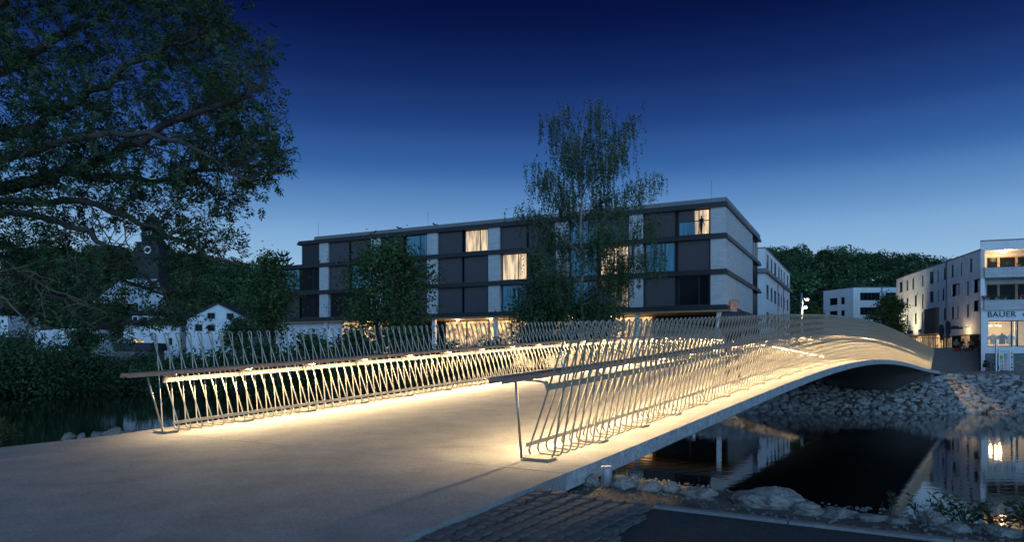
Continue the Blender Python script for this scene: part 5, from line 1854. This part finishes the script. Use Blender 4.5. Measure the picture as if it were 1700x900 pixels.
# ------------------------------------------------------------------ bank plants
def shoots(name, label, p, n, h, spread, leafm, leaf=.05, lean=0.35, cat='plant'):
    r = thing(name, label, cat, p)
    b = MB(); C = []; N = []
    for k in range(n):
        a = rng.uniform(0, 6.28); l_ = h * rng.uniform(.45, 1.0)
        tip = Vector((math.cos(a) * spread * rng.uniform(.2, 1), math.sin(a) * spread * .6 * rng.uniform(.2, 1), l_))
        b0_ = Vector((rng.normal(0, spread * .15), rng.normal(0, spread * .1), -.02))
        mid = b0_.lerp(tip, .5) + Vector((0, 0, l_ * .12))
        pts = [b0_ * (1 - f) ** 2 + mid * 2 * f * (1 - f) + tip * f * f for f in [i / 8 for i in range(9)]]
        b.tube(pts, [.005 * (1 - .8 * i / 8) for i in range(9)], 4, cap=False)
        for i in range(2, 9):
            for j in range(5):
                q = pts[i - 1].lerp(pts[i], rng.uniform())
                dr = Vector((rng.normal(0, 1), rng.normal(0, 1), rng.normal(.5, .5))).normalized() + (pts[i] - pts[i - 1]).normalized() * .6
                dr.normalize(); s_ = leaf * rng.uniform(.6, 1.2)
                w_ = dr.orthogonal().normalized() * s_ * .14
                C.append([tuple(q), tuple(q + dr * s_ * .5 - w_), tuple(q + dr * s_), tuple(q + dr * s_ * .5 + w_)])
    b.obj('stem', MT['lichen'], r)
    quads_obj('leaves', np.array(C), leafm, r)
    return r


for px_, d, n, h, sp_, wh in ((1475, 6.2, 5, .38, .08, 'single upright willow shoot in front of the light reflection'), (1540, 6.1, 13, .36, .30, 'spreading willow shoots left of the pointed boulder'), (1600, 5.9, 14, .34, .32, 'spreading willow shoots right of the pointed boulder'), (1660, 5.8, 12, .26, .30, 'low willow shoots at the right edge'), (1715, 5.7, 10, .26, .3, 'willow shoots cut by the right edge'), (1240, 6.7, 3, .10, .08, 'tiny weed beside the biggest boulder')):
    p = P(px_, 700, d); p.z = float(ground_h(np.array(p.x), np.array(p.y))) - .02
    p.z = max(p.z, P(0, 885, d).z)
    shoots('willow_shoots', wh, p, n, h, sp_, MT['leaf_weed'], .055)
p = P(4, 716, 11); p.z = zr(-1.5)
shoots('leafy_shoot', 'leafy green shoot at the left picture edge above the gravel', p, 10, .5, .3, MT['leaf_weed'], .12)
# grass tufts
def grass(name, label, spots, n, h, mt):
    C = []
    for (x, y, rx, ry) in spots:
        GXs, GYs = x + rng.normal(0, rx, n), y + rng.normal(0, ry, n)
        for gx_, gy_, z in zip(GXs, GYs, ground_h(GXs, GYs)):
            hh = h * rng.uniform(.3, 1); w_ = .004
            a = rng.uniform(0, 6.28); ln = hh * .35
            tip = (gx_ + math.cos(a) * ln, gy_ + math.sin(a) * ln, z + hh)
            C.append([(gx_ - w_, gy_, z - .01), (gx_ + w_, gy_, z - .01), (tip[0] + .001, tip[1], tip[2]), (tip[0] - .001, tip[1], tip[2])])
    tag(quads_obj(name, np.array(C), mt), label, 'grass', kind='stuff')
grass('grass', 'dry grass tufts between gravel and water at the left', [(-7.0, 10.1, .5, .15), (-8.4, 10.5, .5, .25), (-6.2, 10.2, .3, .1), (-10, 11.0, .8, .4), (-9, 9.6, .5, .3)], 90, .24, MT['grass'])
grass('grass', 'short weeds among soil and boulders right of the cobbles', [(1.0, 6.7, .22, .12), (1.6, 6.4, .3, .15), (2.1, 5.9, .25, .15), (2.8, 5.4, .35, .2), (1.45, 5.95, .2, .1), (3.4, 5.0, .4, .25), (.8, 6.3, .15, .12)], 45, .035, MT['leaf_weed'])

# ------------------------------------------------------------------ street lamp at the far landing
d = 58.0
p = P(1331, 0, d); p.z = float(ground_h(np.array(p.x), np.array(p.y)))
sl_ = thing('street_lamp', 'grey lamp post with two glowing heads beyond the bridge crest', 'lamp post', p)
zt_ = P(0, 487, d).z - p.z
b = MB(); b.lathe([(.10, 0), (.10, zt_ * .62), (.085, zt_ * .62 + .02), (.085, zt_)], (0, 0, 0), 14); b.obj('pole', MT['galv'], sl_)
for zz, xx, yy, pw in ((P(0, 497, d).z - p.z, .42, -.05, 130), (P(0, 510, d).z - p.z, .20, -.24, 80)):
    b = MB(); b.tube([(0, 0, zz + .06), (xx, yy, zz + .06)], .04, 8); b.box(xx - .13, xx + .13, yy - .09, yy + .09, zz + .02, zz + .11); hd = b.obj('lamp_head', MT['galv'], sl_)
    b = MB(); b.lathe([(.04, -.14), (.11, -.08), (.11, .015)], (xx, yy, zz), 12); b.obj('lens', MT['lampglow'], hd)
    ld = bpy.data.lights.new('street', 'POINT'); ld.energy = pw; ld.color = (1, .84, .5); ld.shadow_soft_size = .1
    lo = bpy.data.objects.new('lamp_bulb', ld); COL.objects.link(lo); lo.parent = sl_; lo.location = (xx, yy, zz - .3)

# ------------------------------------------------------------------ poster case, sign post, bicycle on the promenade
gzp = zr(-1.265)
def rot_thing(name, label, cat, px_, d, rz=0.0):
    p = P(px_, 0, d)
    return thing(name, label, cat, (p.x, p.y, gzp), rz)
k_ = rot_thing('poster_case', 'glazed aluminium poster case papered with notices beside the bicycle', 'notice case', 1667.5, 61.5, -.18)
u_ = 61.5 / F
Wc, Hc = 17.0 * u_, 35.0 * u_
for x0, x1 in ((-Wc / 2 - .05, -Wc / 2 + .03), (Wc / 2 - .08, Wc / 2)):
    b = MB(); b.box(x0, x1, -.08, .08, 0, Hc); b.obj('upright', MT['alu'], k_)
b = MB(); b.box(-Wc / 2 - .06, Wc / 2 + .02, -.1, .1, Hc + .002, Hc + .09); b.obj('top_rail', MT['alu'], k_)
b = MB(); b.box(-Wc / 2 + .03, Wc / 2 - .08, -.03, .03, .12, Hc); b.obj('back_board', MT['paper'], k_)
posters = [(-.42, -.12, 1.05, 1.38, 'yellow'), (-.42, -.12, .72, .98, 'teal'), (-.42, -.12, .42, .62, 'red'), (-.42, -.12, .16, .36, 'blueprint'), (-.05, .22, 1.0, 1.55, 'teal'), (-.05, .22, .2, .95, 'pink')]
for x0, x1, z0, z1, c in posters:
    b = MB(); b.face([(x0, -.036, z0), (x1, -.036, z0), (x1, -.036, z1), (x0, -.036, z1)]); po = b.obj('poster', MT[c], k_)
    for j in range(3):
        zz = z0 + (z1 - z0) * (.2 + .25 * j)
        b = MB(); b.face([(x0 + .04, -.04, zz), (x1 - .06, -.04, zz), (x1 - .06, -.04, zz + .035), (x0 + .04, -.04, zz + .035)]); b.obj('print_line', MT['paper' if c != 'yellow' else 'lettering'], po)
b = MB(); b.box(Wc / 2, Wc / 2 + .25, -.02, .5, .1, Hc - .02); sd = b.obj('side_panel', MT['paper'], k_)
for j in range(5):
    b = MB(); b.box(Wc / 2 + .06, Wc / 2 + .2, -.03, -.021, .25 + j * .3, .42 + j * .3); b.obj('poster', MT[('red', 'teal', 'pink', 'blueprint', 'yellow')[j]], sd)
q_ = rot_thing('sign_post', 'plain square grey post between bicycle and poster case', 'post', 1653.6, 61.0)
b = MB(); b.box(-.05, .05, -.05, .05, 0, 51 * 61 / F); b.obj('post', MT['alu'], q_)
b = MB(); b.box(-.06, .06, -.06, .06, 51 * 61 / F + .002, 51 * 61 / F + .03); b.obj('post_cap', MT['alu'], q_)
bk = rot_thing('bicycle', 'dark bicycle with a covered rack leaning before the stone plinth', 'bicycle', 1645, 61.2, .25)
for x in (-.52, .52):
    b = MB(); n_ = 20; R_ = .34
    b.tube([(x + R_ * math.cos(2 * math.pi * i / n_), 0, R_ + R_ * math.sin(2 * math.pi * i / n_)) for i in range(n_ + 1)], .022, 6, cap=False); w_ = b.obj('wheel', MT['rubber'], bk)
    b = MB(); b.tube([(x, -.04, R_), (x, .04, R_)], .025, 6)
    for i in range(8):
        a = math.pi * 2 * i / 8
        b.tube([(x, 0, R_), (x + R_ * .95 * math.cos(a), 0, R_ + R_ * .95 * math.sin(a))], .004, 3, cap=False)
    b.obj('spokes', MT['alu'], w_)
b = MB()
for a, c in (((-.52, 0, .34), (-.1, 0, .30)), ((-.1, 0, .30), (.35, 0, .72)), ((-.1, 0, .30), (-.22, 0, .80)), ((-.2, 0, .74), (.36, 0, .76)), ((-.52, 0, .34), (-.2, 0, .72)), ((.52, 0, .34), (.34, 0, .84))):
    b.tube([a, c], .018, 6)
b.obj('frame', MT['navy'], bk)
b = MB(); b.tube([(.34, 0, .84), (.33, 0, .98)], .015, 6); b.tube([(.25, -.27, 1.0), (.34, -.15, .99), (.34, .15, .99), (.25, .27, 1.0)], .014, 6); b.obj('handlebar', MT['rubber'], bk)
b = MB(); b.lathe([(.03, 0), (.12, .03), (.10, .08), (.02, .09)], (-.24, 0, .82), 10); b.obj('saddle', MT['rubber'], bk)
b = MB(); b.box(-.72, -.34, -.14, .14, .70, .73); b.lathe([(.17, 0), (.20, .1), (.16, .22), (.05, .25)], (-.52, 0, .735), 12); b.obj('rack_bag', MT['navy'], bk)
for y_ in (-.12, .12):
    b = MB(); b.box(-.68, -.38, y_ - .06, y_ + .06, .36, .68); b.obj('pannier', MT['black'], bk)

# ------------------------------------------------------------------ people
def skin_mesh(verts, edges, radii, root, sub=2):
    me_ = bpy.data.meshes.new('body')
    me_.from_pydata(verts, edges, [])
    o = bpy.data.objects.new('tmp', me_)
    COL.objects.link(o)
    md = o.modifiers.new('s', 'SKIN'); md.use_smooth_shade = True
    sv = me_.skin_vertices[0].data
    for i, r in enumerate(radii):
        sv[i].radius = r if hasattr(r, '__len__') else (r, r)
        sv[i].use_root = (i == root)
    ms = o.modifiers.new('u', 'SUBSURF'); ms.levels = sub; ms.render_levels = sub
    dg = bpy.context.evaluated_depsgraph_get()
    out = bpy.data.meshes.new_from_object(o.evaluated_get(dg))
    bpy.data.objects.remove(o)
    return out


def person(label, loc, rz, J, top, legs, hairm, height=1.72, group=None, shoe='black'):
    """J: joint positions in a 1.72 m figure facing +x (x forward, y left); the surface is one skin"""
    k = height / 1.72
    r = thing('person', label, 'person', loc, rz, group)
    names = ['pelvis', 'waist', 'chest', 'neck', 'headbase', 'headmid', 'headtop', 'shL', 'elL', 'wrL', 'haL', 'shR', 'elR', 'wrR', 'haR', 'hipL', 'knL', 'anL', 'toL', 'hipR', 'knR', 'anR', 'toR']
    edges_n = [('pelvis', 'waist'), ('waist', 'chest'), ('chest', 'neck'), ('neck', 'headbase'), ('headbase', 'headmid'), ('headmid', 'headtop'), ('chest', 'shL'), ('shL', 'elL'), ('elL', 'wrL'), ('wrL', 'haL'), ('chest', 'shR'), ('shR', 'elR'), ('elR', 'wrR'), ('wrR', 'haR'),
               ('pelvis', 'hipL'), ('hipL', 'knL'), ('knL', 'anL'), ('anL', 'toL'), ('pelvis', 'hipR'), ('hipR', 'knR'), ('knR', 'anR'), ('anR', 'toR')]
    rad = dict(pelvis=(.15, .12), waist=(.14, .105), chest=(.165, .115), neck=(.058, .058), headbase=(.066, .078), headmid=(.092, .112), headtop=(.080, .098), shL=.068, elL=.047, wrL=.033, haL=.03, shR=.068, elR=.047, wrR=.033, haR=.03, hipL=.09, knL=.062, anL=.042, toL=.035, hipR=.09, knR=.062, anR=.042, toR=.035)
    V = [tuple(Vector(J[n]) * k) for n in names]
    R_ = [tuple(x * k for x in (rad[n] if hasattr(rad[n], '__len__') else (rad[n], rad[n]))) for n in names]
    # five fingers on each hand
    E_ = [(names.index(a), names.index(c)) for a, c in edges_n]
    for s_ in 'LR':
        h = Vector(J['ha' + s_]); w0 = Vector(J['wr' + s_]); d_ = (h - w0).normalized()
        sd_ = Vector((1, 0, 0)) if abs(d_.x) < .7 else Vector((0, 0, 1))
        sd_ = (sd_ - d_ * sd_.dot(d_)).normalized(); nm_ = d_.cross(sd_)
        hi = names.index('ha' + s_)
        for j, (o_, l_) in enumerate(((-.030, .070), (-.010, .082), (.010, .078), (.030, .062))):
            a = h + sd_ * o_ + d_ * .025; b_ = a + d_ * l_ * .55; c = b_ + d_ * l_ * .4 + nm_ * .012
            i0 = len(V); V += [tuple(a * k), tuple(b_ * k), tuple(c * k)]; R_ += [(.009 * k,) * 2, (.0085 * k,) * 2, (.007 * k,) * 2]; E_ += [(hi, i0), (i0, i0 + 1), (i0 + 1, i0 + 2)]
        a = h.lerp(w0, .45) + sd_ * .035; b_ = a + sd_ * .022 + d_ * .035
        i0 = len(V); V += [tuple(a * k), tuple(b_ * k)]; R_ += [(.011 * k,) * 2, (.009 * k,) * 2]; E_ += [(hi, i0), (i0, i0 + 1)]
    me_ = skin_mesh(V, E_, R_, 0, 3)
    me_.materials.clear()
    for mm in (MT['skin'], top, legs, MT[shoe]): me_.materials.append(mm)
    jz = {n: np.array(J[n]) * k for n in names}
    segs = [('pelvis', 'waist', 1), ('waist', 'chest', 1), ('chest', 'neck', 1), ('neck', 'headbase', 0), ('headbase', 'headtop', 0)]
    for s_ in 'LR':
        segs += [('chest', 'sh' + s_, 1), ('sh' + s_, 'el' + s_, 1), ('el' + s_, 'wr' + s_, 1), ('wr' + s_, 'ha' + s_, 0), ('hip' + s_, 'kn' + s_, 2), ('kn' + s_, 'an' + s_, 2), ('an' + s_, 'to' + s_, 3), ('pelvis', 'hip' + s_, 2)]
    cen_ = np.zeros(len(me_.polygons) * 3); me_.polygons.foreach_get('center', cen_); cen_ = cen_.reshape(-1, 3)
    dists = []
    for n0, n1, _ in segs:
        a0, ab_ = jz[n0], jz[n1] - jz[n0]
        t = np.clip((cen_ - a0) @ ab_ / max(1e-9, ab_ @ ab_), 0, 1)
        dists.append(np.linalg.norm(cen_ - a0 - t[:, None] * ab_, axis=1))
    mi = np.array([q[2] for q in segs], dtype=np.int32)[np.argmin(np.array(dists), axis=0)]
    me_.polygons.foreach_set('material_index', mi)
    body = link('body', me_, r)
    # head details: nose, ears, hair
    hb, ht_ = Vector(jz['headbase']), Vector(jz['headtop'])
    up_ = (ht_ - hb).normalized(); c = hb.lerp(ht_, .48)
    fw = Vector((1, 0, 0)); fw = (fw - up_ * fw.dot(up_)).normalized(); lf = up_.cross(fw)
    b = MB(); b.tube([c + fw * .085 * k + up_ * .03 * k, c + fw * .118 * k - up_ * .012 * k, c + fw * .09 * k - up_ * .02 * k], [.008 * k, .015 * k, .010 * k], 6); b.obj('nose', MT['skin'], r)
    for sg in (-1, 1):
        b = MB(); b.tube([c + lf * sg * .082 * k + up_ * .025 * k, c + lf * sg * .098 * k - up_ * .005 * k, c + lf * sg * .082 * k - up_ * .03 * k], [.010 * k, .014 * k, .008 * k], 6); b.obj('ear', MT['skin'], r)
        b = MB(); b.tube([c + fw * .088 * k + lf * sg * .033 * k + up_ * .02 * k, c + fw * .098 * k + lf * sg * .033 * k + up_ * .02 * k], .009 * k, 6); b.obj('eye', MT['hair2'], r)
    b = MB(); b.tube([c + fw * .094 * k + lf * .025 * k - up_ * .052 * k, c + fw * .10 * k - up_ * .054 * k, c + fw * .094 * k - lf * .025 * k - up_ * .052 * k], .006 * k, 5); b.obj('mouth', MT['maroon'], r)
    hc = c + up_ * .02 * k
    vco = [Vector(v.co) for v in me_.vertices]
    b = MB()
    for po in me_.polygons:
        if mi[po.index] != 0: continue
        q = Vector(po.center) - hc
        if q.length > .22 * k or q.dot(up_) < -.075 * k: continue
        if q.dot(fw) > .035 * k and q.dot(up_) < .055 * k: continue
        if q.dot(up_) < .0 and q.dot(fw) > -.01 * k: continue
        b.face([hc + (vco[i] - hc) * 1.10 - fw * .004 * k for i in po.vertices], 0, True)
    b.obj('hair', hairm, r)
    return r


def stand(step=.28, arm=.18, lean=.0):
    return dict(pelvis=(0, 0, .95), waist=(.01, 0, 1.14), chest=(.02 + lean, 0, 1.355), neck=(.02 + lean, 0, 1.46), headbase=(.05 + lean, 0, 1.53), headmid=(.058 + lean, 0, 1.615), headtop=(.05 + lean, 0, 1.695),
                shL=(.02 + lean, .185, 1.385), elL=(-arm * .5, .25, 1.13), wrL=(.02 - arm * .2, .26, .90), haL=(.05 - arm * .2, .26, .83), shR=(.02 + lean, -.185, 1.385), elR=(arm * .4, -.25, 1.13), wrR=(.12 + arm, -.24, .93), haR=(.16 + arm, -.235, .87),
                hipL=(0, .10, .90), knL=(step * .55, .10, .50), anL=(step * .7, .10, .09), toL=(step * .7 + .17, .11, .035), hipR=(0, -.10, .90), knR=(-step * .1, -.10, .49), anR=(-step * .8, -.10, .11), toR=(-step * .8 + .16, -.11, .035))


def sit(reach=.25, lean=.12, head=0.0):
    return dict(pelvis=(0, 0, .10), waist=(.02, 0, .25), chest=(lean, 0, .50), neck=(lean + .03, 0, .60), headbase=(lean + .07, head * .03, .67), headmid=(lean + .08, head * .04, .755), headtop=(lean + .075, head * .05, .835),
                shL=(lean, .18, .54), elL=(lean + .12, .24, .29), wrL=(reach + .12, .12, .26), haL=(reach + .19, .08, .27), shR=(lean, -.18, .54), elR=(lean + .10, -.25, .29), wrR=(reach + .10, -.13, .24), haR=(reach + .17, -.10, .25),
                hipL=(.02, .10, .10), knL=(.43, .14, .14), anL=(.47, .13, -.27), toL=(.62, .14, -.33), hipR=(.02, -.10, .10), knR=(.43, -.13, .13), anR=(.50, -.12, -.27), toR=(.65, -.12, -.33))


def on_deck(s, off):
    x, y, th = bplan(s, off)
    return (x, y, bz(s) + .004), math.pi / 2 - th
l_, a_ = on_deck(8.7, -0.75)
person('person with grey blond hair in a dark jacket standing on the footbridge behind the railing', l_, a_ + math.pi + .5, stand(.12, .05), MT['navy'], MT['navy'], MT['hair'], 1.64)
# the group sitting on the steps
stz = lambda k: zr(-1.3) + k * .358 + .02
for px_, row, rz_, tp, lg_, hr, lab, rd in ((1586, 6, -1.9, 'tan', 'black', 'hair2', 'leftmost of the people sitting on the steps, in black trousers', .22), (1594.5, 6, -1.3, 'maroon', 'denim', 'hair', 'person in maroon top sitting in the middle on the steps', .2), (1611, 6, -2.2, 'ochre', 'black', 'hair2', 'person in ochre jacket sitting rightmost on the steps', .28)):
    q = ST.world(ST.t(px_) * 1.045, 5 * .62 + .14, 0)
    person(lab, (q.x, q.y, stz(6) + .02), rz_, sit(rd, .14), MT[tp], MT[lg_], MT[hr], 1.72)
q = ST.world(ST.t(1589.5) * 1.04, 4 * .62 + .25, 0)
rb = thing('shoulder_bag', 'bright red bag on the step before the sitting people', 'bag', (q.x, q.y, stz(5)))
b = MB(); b.box(-.22, .22, -.12, .12, 0, .30); b.obj('bag_body', MT['red'], rb)
b = MB(); b.tube([(-.15, 0, .30), (-.1, 0, .48), (.1, 0, .48), (.15, 0, .30)], .015, 6); b.obj('strap', MT['red'], rb)
# figure at the lit hotel window
xw0 = -PW - .12 - (PM - PW) / 2 + .30
pw_ = H.world(-2.15, 0.20, rows_z[2][0] + .02)
person('dark figure standing at the lit top corner window of the hotel', pw_, 0.4, stand(.05, .02), MT['black'], MT['black'], MT['hair2'], 1.7)
